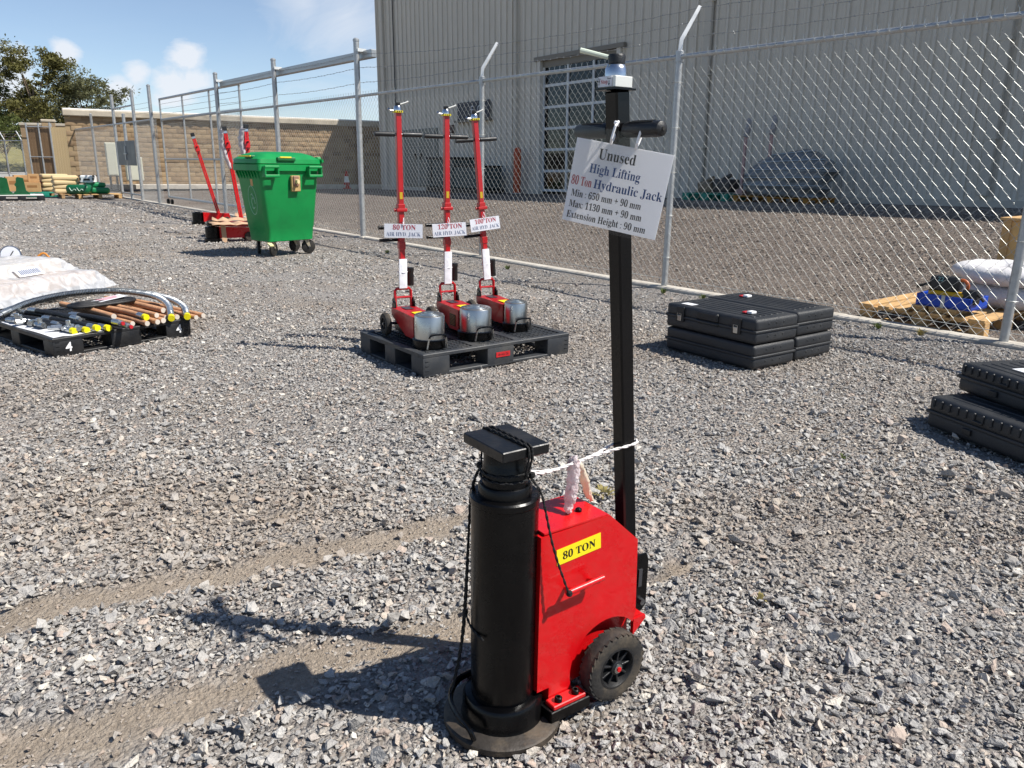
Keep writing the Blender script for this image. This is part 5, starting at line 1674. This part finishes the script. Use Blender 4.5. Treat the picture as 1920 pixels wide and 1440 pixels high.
def hose(lab, pts, r, m_, ends, coil=False, group='hydraulic hoses on the black pallet'):
    t = thing('hydraulic_hose', lab, 'hose', (-3.075, 5.07, .006), RAD(53), group)
    P = smooth(pts, 2)
    MB().tube(P, r, 12).build('hose_body', m_, t)
    if coil:
        d = [0]
        for a, c_ in zip(P, P[1:]): d.append(d[-1] + (c_ - a).length)
        n = int(d[-1] / .011)
        S_, j = [], 0
        for k in range(n * 8 + 1):
            tt = d[-1] * k / (n * 8)
            while j < len(d) - 2 and d[j + 1] < tt: j += 1
            p = P[j].lerp(P[j + 1], (tt - d[j]) / max(1e-6, d[j + 1] - d[j]))
            tg = (P[j + 1] - P[j]).normalized()
            a_ = tg.cross(Vector((0, 0, 1))).normalized()
            c_ = tg.cross(a_)
            an = k / 8 * 2 * math.pi
            S_.append(p + (a_ * math.cos(an) + c_ * math.sin(an)) * r * 1.06)
        MB().tube(S_, .0034, 4).build('spring_guard', fit_mat, t)
    for which, kind in ends:
        p, q = (P[0], P[1]) if which == 0 else (P[-1], P[-2])
        d = (p - q).normalized()
        if kind in ('cap', 'fit', 'red'):
            f_ = MB().cyl(p - d * .05, p + d * .03, r * 1.12, n=12).cyl(p + d * .02, p + d * .055, r * .8, n=6).build('fitting', fit_mat, t)
            if kind == 'cap': MB().cyl(p + d * .03, p + d * .066, r * 1.15, n=16).build('end_cap', cap_y, t)
            if kind == 'red': MB().cyl(p + d * .055, p + d * .068, r * .7, n=12).build('end_cap', mat('tag_red', '#b3202a'), t)
        else:
            MB().cyl(p - d * .005, p + d * .004, r * .92, n=14).build('cut_end', pale_end, t)
        if kind == 'tie':
            MB().tube([Vector(p) + Vector((0, r, 0))], .002, 4)
    return t
z1, z2 = .152, .192
hose('upper silver spring guarded hose arching over the back of the pallet', [(.10, 1.0, z1 + .02), (.3, 1.08, z2 + .03), (.6, 1.05, .26), (.88, .86, .27), (1.02, .55, .25), (.98, .25, .22), (.86, .02, .17)], .021, hose_black, [(1, 'cap'), (0, 'fit')], True)
hose('outer silver spring guarded hose curving round the right side', [(.16, 1.1, z1 + .02), (.4, 1.16, z2 + .02), (.75, 1.08, .25), (1.02, .85, .25), (1.12, .5, .22), (1.08, .2, .19), (.97, -.01, .165)], .021, hose_black, [(1, 'cap'), (0, 'fit')], True)
tans = [(.56, .75, .02, z1), (.63, .85, -.05, z1), (.70, .7, -.07, z1 + .004), (.77, .8, -.03, z1), (.66, .6, .05, z2), (.74, .72, .0, z2), (.84, .8, .06, z1), (.91, .75, .02, z1), (.98, .8, -.1, z1), (1.04, .85, -.12, z1 + .01), (.5, .9, .18, z2), (.87, .9, .15, z2)]
words_t = ['second', 'third', 'fourth', 'fifth', 'upper left', 'upper middle', 'sixth', 'seventh', 'eighth', 'outermost', 'hindmost upper', 'upper right']
for k, (xx, y0, y1, zz) in enumerate(tans):
    hose('%s tan paper wrapped hose on the right half of the pallet' % words_t[k], [(xx - .05 + random.uniform(-.05, .05), y0, zz + random.uniform(0, .02)), (xx - .01 + random.uniform(-.02, .02), (y0 + y1) / 2, zz + .006), (xx + random.uniform(-.012, .012), y1, zz - .002)], .0185 + random.uniform(0, .003), hose_tan, [(1, 'cap' if k == 4 else 'cut'), (0, 'cut')])
blks = [(.12, .78, .42, z1, 'fit'), (.2, .9, .38, z1, 'fit'), (.30, .85, .30, z2, 'fit'), (.17, .55, .12, z1, 'cap'), (.24, .6, .09, z1, 'cap'), (.3, .62, .06, z1 + .01, 'cap'), (.37, .5, .05, z1, 'cap'), (.42, .45, -.06, z2, 'red'), (.47, .5, -.07, z1 + .01, 'red'), (.40, .9, .45, z1, 'fit'), (.28, 1.0, .62, z1 + .01, 'fit')]
words_b = ['short', 'second short', 'upper short', 'yellow capped', 'second yellow capped', 'third yellow capped', 'fourth yellow capped', 'upper overhanging', 'lower overhanging', 'plain middle', 'hindmost']
for k, (xx, y0, y1, zz, e) in enumerate(blks):
    hose('%s black hose on the left half of the pallet' % words_b[k], [(xx - .06, y0, zz), (xx - .02, (y0 + y1) / 2, zz + .004), (xx, y1, zz)], .019, hose_black, [(1, e), (0, 'fit')])
cl = thing('coiled_hose', 'flat coil of black hose with a white paper label on top of the other hoses', 'hose', (-3.075, 5.07, .006), RAD(53))
for k in range(3):
    pts = []
    for a in np.linspace(0, 2 * math.pi, 40):
        q = abs(math.cos(a)) ** .6 * math.copysign(1, math.cos(a)), abs(math.sin(a)) ** .8 * math.copysign(1, math.sin(a))
        pts.append((.62 + q[0] * (.24 - .028 * k), .56 + q[1] * (.09 - .026 * k), .235 + .006 * k))
    MB().tube(pts, .014, 8).build('hose_turn', hose_black, cl)
pp = MB().box((.66, .55, .262), (.24, .12, .0015), R=Matrix.Rotation(RAD(-6), 3, 'Y')).build('paper_label', white_paper, cl)
for k in range(3):
    MB().box((.66, .52 + .03 * k, .2645), (.12 + .02 * k, .008, .001), R=Matrix.Rotation(RAD(-6), 3, 'Y')).build('label_line', ink_rose, pp)
ps = thing('paper_sheet', 'white paper sheet spread under the metal fittings at the near corner of the hose pallet', 'paper', (-3.075, 5.07, .006), RAD(53))
b = MB()
V = [(.02 + .36 * i / 6, .02 + .85 * j / 6 * (1 - .45 * i / 6), .134 + .004 * math.sin(i * 2 + j)) for j in range(7) for i in range(7)]
b.add(V, [(j * 7 + i, j * 7 + i + 1, (j + 1) * 7 + i + 1, (j + 1) * 7 + i) for j in range(6) for i in range(6)]).build('sheet', white_paper, ps, flip=False)
spots_f = [(.06, .62, 'T shaped zinc fitting farthest back on the paper sheet'), (.09, .52, 'bent zinc fitting beside the T shaped fitting'), (.10, .40, 'middle zinc elbow fitting on the paper sheet'), (.13, .22, 'large zinc adapter next to the yellow caps'), (.19, .17, 'zinc adapter touching the first yellow cap'), (.22, .10, 'front zinc elbow fitting at the pallet corner'), (.07, .70, 'small zinc nut at the back of the paper sheet')]
for k, (xx, yy, lab) in enumerate(spots_f):
    t = thing('pipe_fitting', lab, 'fitting', HP @ Vector((xx, yy, .140)), RAD(53 + k * 50), 'metal fittings on the pallet')
    MB().cyl((-.035, 0, .022), (.03, 0, .022), .02, n=6).build('hex_body', fit_mat, t)
    MB().cyl((.03, 0, .022), (.055, 0, .022), .015, n=14).build('thread', fit_mat, t)
    if k % 2 == 0:
        MB().cyl((0, 0, .022), (0, 0, .07), .016, n=14).build('branch', fit_mat, t)

# ------------------------------------------------------------------ wrapped cartons at the left edge
wb_ = thing('wrapped_cartons', 'pale cartons in clear plastic film on a pallet at the left edge', 'package', (-4.45, 6.62, .01), RAD(78))
for xx in (.05, .65, 1.28):
    MB().box((xx, .5, .035), (.1, 1.0, .07)).build('pallet_runner', black_plastic, wb_)
MB().box((.66, .5, .08), (1.34, 1.02, .02)).build('pallet_deck', black_plastic, wb_)
MB().box((.66, .5, .14), (1.22, .92, .12), ch=.01).build('carton', cardboard, wb_)
MB().box((.72, .66, .26), (.95, .6, .12), ch=.01).build('carton', mat('pale_carton', '#cdbfa8', .85, 0, .08, 5), wb_)
b = MB()
nn = 36
def cover(u, v):
    x_, y_ = .66 + (u - .5) * 1.5, .5 + (v - .5) * 1.2
    ex = max(abs(x_ - .66) - .61, 0); ey = max(abs(y_ - .5) - .46, 0)
    z_ = .215 - max(ex, ey) * 1.2
    e2 = max(abs(x_ - .72) - .47, abs(y_ - .66) - .30, 0)
    z_ = max(z_, .335 - e2 * 1.1)
    n_ = noise.noise(Vector((x_ * 6, y_ * 6, 1.3))) * .012 + noise.noise(Vector((x_ * 17, y_ * 17, 4.3))) * .004
    return (x_, y_, max(.012, z_ + n_))
V = [cover(i / nn, j / nn) for j in range(nn + 1) for i in range(nn + 1)]
b.add(V, [(j * (nn + 1) + i, j * (nn + 1) + i + 1, (j + 1) * (nn + 1) + i + 1, (j + 1) * (nn + 1) + i) for j in range(nn) for i in range(nn)])
b.build('plastic_film', film('carton_film', (.95, .93, .91), .26, .24, .46, .45, 9), wb_, flip=False, ang=50)
lb = MB().box((.66, .25, .262), (.3, .1, .001), R=Matrix.Rotation(RAD(42), 3, 'X')).build('box_label', white_paper, wb_)
for k in range(12):
    MB().box((.55 + k * .02, .244, .2645), (.007, .06, .001), R=Matrix.Rotation(RAD(42), 3, 'X')).build('label_bar', ink_grey, lb)
pg = thing('pressure_gauge', 'round white pressure gauge on a red hand pump behind the wrapped cartons', 'gauge', (-5.28, 8.2, .01), RAD(20))
MB().box((0, 0, .08), (.5, .3, .16), ch=.02).build('pump_box', mat('tan_carton', '#b9987a'), pg)
MB().cyl((-.2, -.05, .2), (.25, .02, .2), .035, n=14).build('pump_body', mat('tag_red', '#b3202a'), pg)
g = MB().lathe([(.0, -.02), (.095, -.02), (.1, .0), (.1, .02), (.09, .022)], 28, (.02, -.05, .31), M=Matrix.Rotation(RAD(80), 3, 'X'), caps=False).build('gauge_case', steel, pg)
MB().lathe([(0, .018), (.09, .018), (.09, .021), (0, .021)], 28, (.02, -.05, .31), M=Matrix.Rotation(RAD(80), 3, 'X')).build('dial', white_paper, g)
MB().box((.03, -.075, .325), (.008, .004, .08), R=Matrix.Rotation(RAD(35), 3, 'Y')).build('needle', ink_black, g)
MB().tube(smooth([(.2, 0, .22), (.3, .02, .34), (.36, .02, .26), (.4, .0, .2)], 2), .012, 8).build('hose_loop', mat('orange_hose', '#c77f2b', .5), pg)

# ------------------------------------------------------------------ wooden pallets and goods behind the fence
def wood_pallet(label, loc, rz, L_=1.2, W_=1.0, m_=None, boards=7, group=None, name='wooden_pallet', Ht=.144):
    m_ = m_ or pallet_wood
    t = thing(name, label, 'pallet', loc, rz, group)
    for k in range(boards):
        w = .1 if k % 2 else .125
        y = .06 + (W_ - .12) * k / (boards - 1)
        MB().box((L_ / 2, y, Ht - .011), (L_, w, .021), ch=.002, R=Matrix.Rotation(RAD(random.uniform(-.5, .5)), 3, 'Z')).build('deck_board', m_, t)
    for x_ in (.07, L_ / 2, L_ - .07):
        MB().box((x_, W_ / 2, Ht - .033), (.1, W_, .021), ch=.002).build('stringer_board', m_, t)
        for y in (.06, W_ / 2, W_ - .06):
            MB().box((x_, y, Ht - .084), (.1, .12, .078), ch=.003).build('block', m_, t)
        MB().box((x_, W_ / 2, .0115), (.1, W_, .021), ch=.002).build('bottom_board', m_, t)
    return t
ga = RAD(39)
wx, wy = Vector((math.cos(ga), math.sin(ga), 0)), Vector((-math.sin(ga), math.cos(ga), 0))
wpo = Vector((3.79, 6.17, .005))
wp_ = wood_pallet('pale wooden pallet under the blue tray just behind the fence', wpo, ga, 1.15, 1.05)
b2 = wpo + wy * .08 + wx * .02 + Vector((0, 0, .146))
sp_w = thing('wooden_slab', 'short stack of pale boards under the blue tray on the pallet', 'board', b2, ga)
for k, (dx, dy, L2) in enumerate(((.0, .0, .62), (.01, .125, .6), (.0, .25, .63))):
    MB().box((.17, dy + L2 / 2 - .1, .012 + .0), (.32 - dx, .11, .022), ch=.002).build('board', pallet_wood, sp_w)
    MB().box((.17, dy + L2 / 2 - .1, .036), (.33 - dx, .115, .022), ch=.002).build('board', pallet_wood, sp_w)
bl = mat('blue_crate_plastic', '#0f3fa8', .4, 0, .08, 5)
tr = thing('blue_tray', 'shallow blue plastic tray holding the yellow hydraulic tool', 'tray', b2 + wx * .02 + wy * .06 + Vector((0, 0, .049)), ga)
TL, TW, TH = .34, .44, .1
MB().box((TL / 2, TW / 2, .006), (TL, TW, .012)).build('floor', bl, tr)
for c_, d_ in (((TL / 2, .007, TH / 2), (TL, .014, TH)), ((TL / 2, TW - .007, TH / 2), (TL, .014, TH)), ((.007, TW / 2, TH / 2), (.014, TW - .03, TH)), ((TL - .007, TW / 2, TH / 2), (.014, TW - .03, TH))):
    MB().box(c_, d_, ch=.003).build('wall', bl, tr)
MB().box((-.002, TW * .5, TH / 2), (.006, .03, TH + .01)).build('tie_strap', galv, tr)
tl = thing('hydraulic_tool', 'yellow and black hydraulic power tool with orange handle in the blue tray', 'tool', b2 + wx * .06 + wy * .12 + Vector((0, 0, .065)), ga)
tool_yellow = mat('tool_yellow', '#d3a215', .45, 0, .06, 5)
MB().box((.03, .16, .075), (.09, .29, .085), ch=.012).build('motor_case', tool_yellow, tl)
text('HYDRAULIC', .035, ink_blue, tl, frame((-.0165, .27, .062), (0, -1, 0), (0, 0, 1)), align='LEFT', name='case_lettering')
v, f = rbox((.05, .19, .175), (.12, .24, .13), .035, 3)
MB().add(v, f).build('drive_cover', black_plastic, tl)
text('22', .05, mat('label_teal', '#7fb1b5', .5), tl, frame((-.0115, .24, .2), (0, -1, 0), (0, 0, 1)), align='LEFT', name='cover_number', bold=False)
MB().tube(arc((.03, .06, .17), .05, -.3, 3.6, 14, (0, 1, 0), (0, 0, 1)), .014, 10).build('handle', mat('tool_orange', '#b85a26', .5), tl)
v, f = rbox((.04, -.02, .09), (.1, .12, .12), .02, 2)
MB().add(v, f).build('gear_box', black_plastic, tl)
MB().tube(smooth([(.0, .3, .17), (-.02, .36, .15), (.0, .4, .13)], 2), .012, 8).build('cable', black_rubber, tl)
MB().tube(smooth([(.04, -.03, .14), (.0, -.1, .11), (.02, -.13, .07)], 2), .012, 8).build('cable', black_rubber, tl)
sack_mat = mat('white_woven_sack', '#d9d7d8', .75, 0, .08, 9, .5, 45, dirt='#b9b3ae', dscale=6, damt=.4, trans=.1)
def sack_ring(lab, loc, Rm, r, squash, seed):
    t = thing('wrapped_roll', lab, 'sack', loc, ga, 'white wrapped rolls behind the fence')
    b = MB()
    rings = []
    for k in range(56):
        a = 2 * math.pi * k / 56
        rr = r * (1 + .05 * math.sin(k * 2.1 + seed) + .04 * math.sin(k * 5.3))
        rings.append([Vector(((Rm + rr * math.cos(q)) * math.cos(a), (Rm + rr * math.cos(q)) * math.sin(a), r * squash + rr * squash * math.sin(q))) for q in np.linspace(0, 2 * math.pi, 17)[:-1]])
    rings.append(rings[0])
    b.loft(rings, False).build('wrapping', sack_mat, t, ang=70)
    return t
rp = Vector((4.55, 7.0, .15))
sack_ring('lower white woven wrapped roll on the wooden pallet behind the fence', rp, .36, .15, .66, 1)
sack_ring('upper white woven wrapped roll lying on the other one behind the fence', rp + Vector((-.05, .0, .20)), .37, .135, .6, 4)
cr = thing('wooden_crate', 'plain plywood crate standing behind the white rolls at the right edge', 'crate', (5.32, 7.56, float(ground_z(5.35, 7.9)) - .01), RAD(40))
MB().box((.35, .3, .36), (.7, .6, .58), ch=.004).build('box_panel', mat('plywood_pale', '#cba56c', .8, 0, .15, 2, .2, 30, stretch=(2, 10, 10)), cr)
for xx in (.04, .35, .66):
    MB().box((xx, -.012, .36), (.075, .024, .58), ch=.002).build('batten', pallet_wood, cr)
for yy in (.04, .3, .56):
    MB().box((-.012, yy, .36), (.024, .075, .58), ch=.002).build('batten', pallet_wood, cr)
MB().box((.35, .3, .666), (.76, .66, .028), ch=.003).build('lid', pallet_wood, cr)
for xx in (.08, .35, .62):
    MB().box((xx, .3, .035), (.1, .6, .07)).build('skid', pallet_wood, cr)

# teal pallet, wrapped poles and wrapped mound along the warehouse
teal_p = mat('teal_plastic', '#16816c', .5, 0, .1, 4)
gp = plastic_pallet('teal plastic pallet with odd parts against the warehouse wall', BP(16.95, 1.5), RAD(90) + RAD(51.5), 1.3, .9, .18, teal_p, step=.11)
MBm = [('dark machine part on the teal pallet under the wrapped pole', 17.75, .95, (.5, .4, .3), '#4a4642'), ('tan bundle on the teal pallet, left of the dark machine part', 17.3, 1.0, (.42, .35, .24), '#7e6f5a')]
for lab, xx, yy, dd, cc in MBm:
    t = thing('machine_part', lab, 'part', BP(xx, yy, .19), WRZ)
    v, f = rbox((0, 0, dd[2] / 2), dd, .05, 2)
    MB().add([(x + .02 * math.sin(z * 30), y + .02 * math.sin(x * 25), z) for x, y, z in v], f).build('part_body', mat('part_' + cc[1:], cc, .6, 0, .2, 8, .4, 20), t)
    MB().cyl((-.1, 0, dd[2] - .02), (.12, .05, dd[2] + .09), .05, n=12).build('part_neck', mat('part_' + cc[1:], cc), t)
red_film = mat('red_under_film', '#b08c88', .4, 0, .25, 8, .3, 30)
for xx, yy, h, lab in ((18.2, .95, 1.62, 'film wrapped jack pole beside the teal pallet, left of the pair'), (18.72, .75, 1.66, 'film wrapped red jack pole behind the grey mound, right of the pair')):
    t = thing('wrapped_pole', lab, 'pole', BP(xx, yy, .18), WRZ, 'wrapped poles by the warehouse')
    MB().box((0, 0, h / 2 - .1), (.06, .06, h - .2), ch=.006).build('pole', red_film, t)
    MB().box((0, 0, .0), (.2, .2, .16), ch=.01).build('foot', red_film, t)
    lumpy([(0, 0, h - .4), (.02, 0, h - .25), (.05, .02, h - .12), (.02, 0, h)], .075, int(xx), 'film_bundle', mat('grey_bunched_film', '#b3b0b0', .35, 0, .2, 14, .6, 40, trans=.2), t, 12)
wood_pallet('amber wooden pallet under the grey wrapped mound', BP(18.45, 1.6), WRZ, 1.85, 1.05, mat('amber_wood', '#a8742b', .75, 0, .2, 3, stretch=(2, 12, 12)), name='wooden_pallet')
gmnd = thing('wrapped_mound', 'bulging load wrapped in grey plastic film on a pallet by the warehouse', 'package', BP(19.4, 1.1, .145), WRZ)
b = MB()
rings = []
r = random.Random(6)
for k in range(18):
    z = k / 17
    prof = math.sqrt(max(0.02, 1 - (max(0, z - .45) / .58) ** 2)) * (1 - .12 * (1 - min(1, z * 4)))
    ring_ = []
    for q in range(40):
        a = 2 * math.pi * q / 40
        cx_, sy_2 = math.cos(a), math.sin(a)
        ex = abs(cx_) ** .7 * math.copysign(1, cx_), abs(sy_2) ** .7 * math.copysign(1, sy_2)
        wob = 1 + .13 * noise.noise(Vector((cx_ * 2.2, sy_2 * 2.2, z * 5))) + .035 * math.sin(z * 34 + 2 * cx_)
        ring_.append(Vector((ex[0] * .95 * prof * wob + .18 * z, ex[1] * .46 * prof * wob, z * .92 + .05 * ex[0] * z)))
    rings.append(ring_)
b.loft(rings, True)
b.build('wrapped_load', mat('grey_stretch_wrap', '#6a6e70', .34, 0, .35, 3, .8, 10, coat=.15, stretch=(1, 1, 5), dirt='#989c9e', dscale=5, damt=.7), gmnd, ang=70)
for k in range(5):
    pts = [rings[4 + k * 3][q] * 1.012 for q in range(20, 40)]
    MB().tube(pts, .012, 5).build('film_fold', mat('grey_film_fold', '#9aa4aa', .3), gmnd)

# ------------------------------------------------------------------ far goods at the left, by the gate
def at(px, Y):
    return (px - 960) / 1498 * Y
gw = RAD(35)
cast_green = mat('cast_green', '#0a4a28', .35, 0, .1, 5)
bp1 = plastic_pallet('black plastic pallet under the green machine castings at the left edge', (at(-10, 24.6), 24.6, .006), RAD(58), 1.25, 1.0, .15, black_plastic, step=.1)
cv = thing('cover_sheet', 'white board under the green machine castings', 'board', (at(-10, 24.6), 24.6, .157), RAD(32))
MB().box((.62, .5, .012), (1.22, .98, .02), ch=.004).build('board', mat('white_board', '#d9d8d2', .6), cv)
for k, (px, Y, lab) in enumerate(((36, 25.4, 'tall green machine casting on the white board, nearer the cartons'), (2, 25.0, 'green machine casting cut by the left edge of the photo'))):
    t = thing('machine_casting', lab, 'casting', (at(px, Y), Y, .18), RAD(30 + 20 * k), 'green castings on the pallet')
    MB().prism([(-.2, 0), (.2, 0), (.2, .07), (.13, .12), (.1, .5), (-.06, .54), (-.1, .5), (-.14, .12), (-.2, .07)], -.16, .16).build('bracket', cast_green, t, ang=25)
    MB().box((0, 0, .02), (.46, .4, .05), ch=.01).build('foot', cast_green, t)
    for s in (-1, 1): MB().cyl((.14, s * .12, .04), (.14, s * .12, .1), .02, n=8).build('bolt', steel, t)
    MB().cyl((-.1, -.17, .3), (-.1, .17, .3), .06, n=14).build('boss', cast_green, t)
tp2 = plastic_pallet('teal plastic pallet under brown cartons near the green castings', (at(44, 27.3), 27.3, .006), RAD(60), 1.15, 1.0, .15, teal_p, step=.1)
for k, (px, Y, z, d, lab) in enumerate(((58, 27.9, .16, (.5, .4, .32), 'lower brown carton on the teal pallet'), (62, 28.1, .485, (.34, .34, .28), 'upper brown carton standing on the lower one'), (24, 28.2, .16, (.5, .4, .5), 'brown carton behind the green casting'), (46, 28.6, .16, (.7, .3, .55), 'long dark topped carton behind the others'))):
    t = thing('carton', lab, 'box', (at(px, Y), Y, z), RAD(28 + 4 * k), 'cartons near the gate')
    MB().box((0, 0, d[2] / 2), d, ch=.008).build('box_body', cardboard, t)
    MB().box((0, 0, d[2] + .001), (d[0] * .98, .05, .002)).build('tape', mat('tan_tape', '#9d7b4c', .4), t)
    MB().box((0, -d[1] / 2 - .001, d[2] * .6), (d[0] * .6, .002, d[2] * .25)).build('print_panel', mat('carton_print', '#8a6238', .8), t)
db = thing('dark_bin', 'dark blue green tub with red lid between cartons and sacks', 'tub', (at(77, 29.0), 29.0, .01), RAD(25))
MB().loft([rrect(.5, .5, .0, .04), rrect(.56, .56, .42, .04)]).build('tub', mat('tub_dark_blue', '#14343c', .5), db)
MB().box((0, 0, .45), (.6, .6, .06), ch=.015).build('lid', mat('tub_red', '#7d1520', .5), db)
beige = mat('beige_paper_sack', '#cdb58a', .85, 0, .1, 4, .3, 20, dirt='#a88f68', dscale=4, damt=.35)
def sack(lab, loc, rz, d, m_, group, print_m=None):
    t = thing('sack', lab, 'sack', loc, rz, group)
    v, f = rbox((0, 0, d[2] / 2), d, d[2] * .38, 3)
    MB().add([(x * (1 - .1 * abs(z / d[2] - .5)), y, z + .012 * math.sin(x * 9 + loc[0] * 3) * math.sin(y * 8)) for x, y, z in v], f).build('bag', m_, t, ang=70)
    if print_m:
        for s in (-.2, .12):
            MB().tube(smooth([(d[0] * (s - .1), -d[1] / 2 - .003, d[2] * .7), (d[0] * s, -d[1] / 2 - .004, d[2] * .25), (d[0] * (s + .1), -d[1] / 2 - .003, d[2] * .6), (d[0] * (s + .18), -d[1] / 2 - .003, d[2] * .4)], 2), .012, 5).build('print_swirl', print_m, t)
    return t
wood_pallet('weathered wooden pallet under the farther beige sack stack', (at(90, 28.4), 28.4, .01), gw, 1.2, 1.0, grey_wood)
lv = ['bottom', 'second', 'third', 'top']
for k in range(4):
    sack('%s beige sack of the farther stack by the cream panel' % lv[k], (at(100, 29.0), 29.0, .16 + k * .15), gw + RAD((-4, 3, -2, 5)[k]), (.85, .55, .15), beige, 'beige sacks by the gate')
wood_pallet('weathered wooden pallet under the nearer beige sack stack', (at(112, 26.7), 26.6, .01), gw, 1.2, 1.0, grey_wood)
for k in range(4):
    sack('%s beige sack of the nearer stack beside the green bags' % lv[k], (at(122, 27.4), 27.35, .16 + k * .145), gw + RAD((3, -3, 4, -2)[k]), (.8, .55, .15), beige, 'beige sacks by the gate')
wood_pallet('wooden pallet under the green bags in front of the gate', (at(150, 26.9), 26.6, .01), gw, 1.35, 1.0, pallet_wood)
gb = mat('green_printed_bag', '#0c5a39', .4, 0, .12, 5, .3, 20)
gb2 = mat('bright_green_bag', '#117a4b', .4, 0, .1, 5, .3, 20)
pale_print = mat('bag_print_pale', '#b8d2c0', .5)
sack('left green bag with pale swirls on the wooden pallet', (at(146, 27.0), 27.0, .157), gw - RAD(30), (.75, .5, .3), gb, 'green bags by the gate', pale_print)
sack('plain bright green bag at the right of the pallet', (at(177, 27.4), 27.5, .157), gw, (.7, .5, .2), gb2, 'green bags by the gate')
sack('upper bright green bag under the white case', (at(172, 27.6), 27.7, .36), gw, (.65, .45, .16), gb2, 'green bags by the gate')
wc = thing('white_case', 'white equipment case with black corners on top of the green bags', 'case', (at(164, 27.5), 27.5, .50), RAD(12))
MB().box((0, 0, .13), (.46, .34, .25), ch=.03).build('shell', mat('case_white', '#dfe0e0', .45), wc)
MB().box((0, -.175, .12), (.2, .02, .07), ch=.008).build('handle', black_plastic, wc)
for s in (-1, 1):
    MB().box((s * .2, -.165, .14), (.05, .03, .1), ch=.01).build('latch', black_plastic, wc)
    for q in (-1, 1):
        for zz in (.02, .24): MB().box((s * .215, q * .155, zz), (.06, .06, .05), ch=.012).build('corner_guard', black_plastic, wc)

# ------------------------------------------------------------------ little plants along the kerb
weed_m = mat('weed_green', '#5a6632', .8, 0, .3, 20, trans=.3)
weed_d = mat('weed_dry', '#8f8350', .85, 0, .3, 20, trans=.2)
def weed(lab, loc, r, h, n, m_, seed):
    rr = random.Random(seed)
    t = thing('weed', lab, 'plant', loc, 0, 'weeds by the kerb')
    b = MB()
    for k in range(n):
        a, q = rr.uniform(0, 6.28), rr.uniform(.3, 1)
        p0 = Vector((math.cos(a) * r * .25, math.sin(a) * r * .25, 0))
        p1 = Vector((math.cos(a) * r * q, math.sin(a) * r * q, h * rr.uniform(.3, 1)))
        mid = p0.lerp(p1, .5) + Vector((0, 0, h * .3))
        w = Vector((-math.sin(a), math.cos(a), 0)) * rr.uniform(.003, .007)
        b.add([p0 - w * .5, p0 + w * .5, mid + w, mid - w, p1], [(0, 1, 2, 3), (3, 2, 4)])
    b.build('leaves', m_, t, flip=False)
for k, (s, off, m_, lab) in enumerate(((-.25, -.3, weed_m, 'green weed tuft by the kerb left of the black cases'), (-.75, -.28, weed_m, 'second green weed tuft between the post and the black cases'), (-2.55, -.2, weed_m, 'green weed by the kerb right of the black cases'), (-2.9, -.18, weed_d, 'dry yellow weed at the kerb in front of the wooden pallet'), (2.2, -.5, weed_m, 'weed on the gravel behind the right hand air jack'), (4.6, -.9, weed_m, 'weed on the gravel between the air jacks and the fence'))):
    p = FP(s, off, 0.005)
    weed(lab, p, .07, .06, 26, m_, k)
for k, (x_, y_, m_, lab) in enumerate(((.38, 2.95, weed_d, 'sparse dry grass patch behind the black mast'), (.78, 2.15, weed_d, 'wisp of yellow grass on the gravel right of the red jack'), (1.55, 3.4, weed_m, 'tiny green sprig on the gravel left of the right edge cases'))):
    weed(lab, (x_, y_, .008), .09 if k == 0 else .035, .02, 34 if k == 0 else 9, m_, 20 + k)

gravel.modifiers.new('scatter', 'NODES').node_group = ng
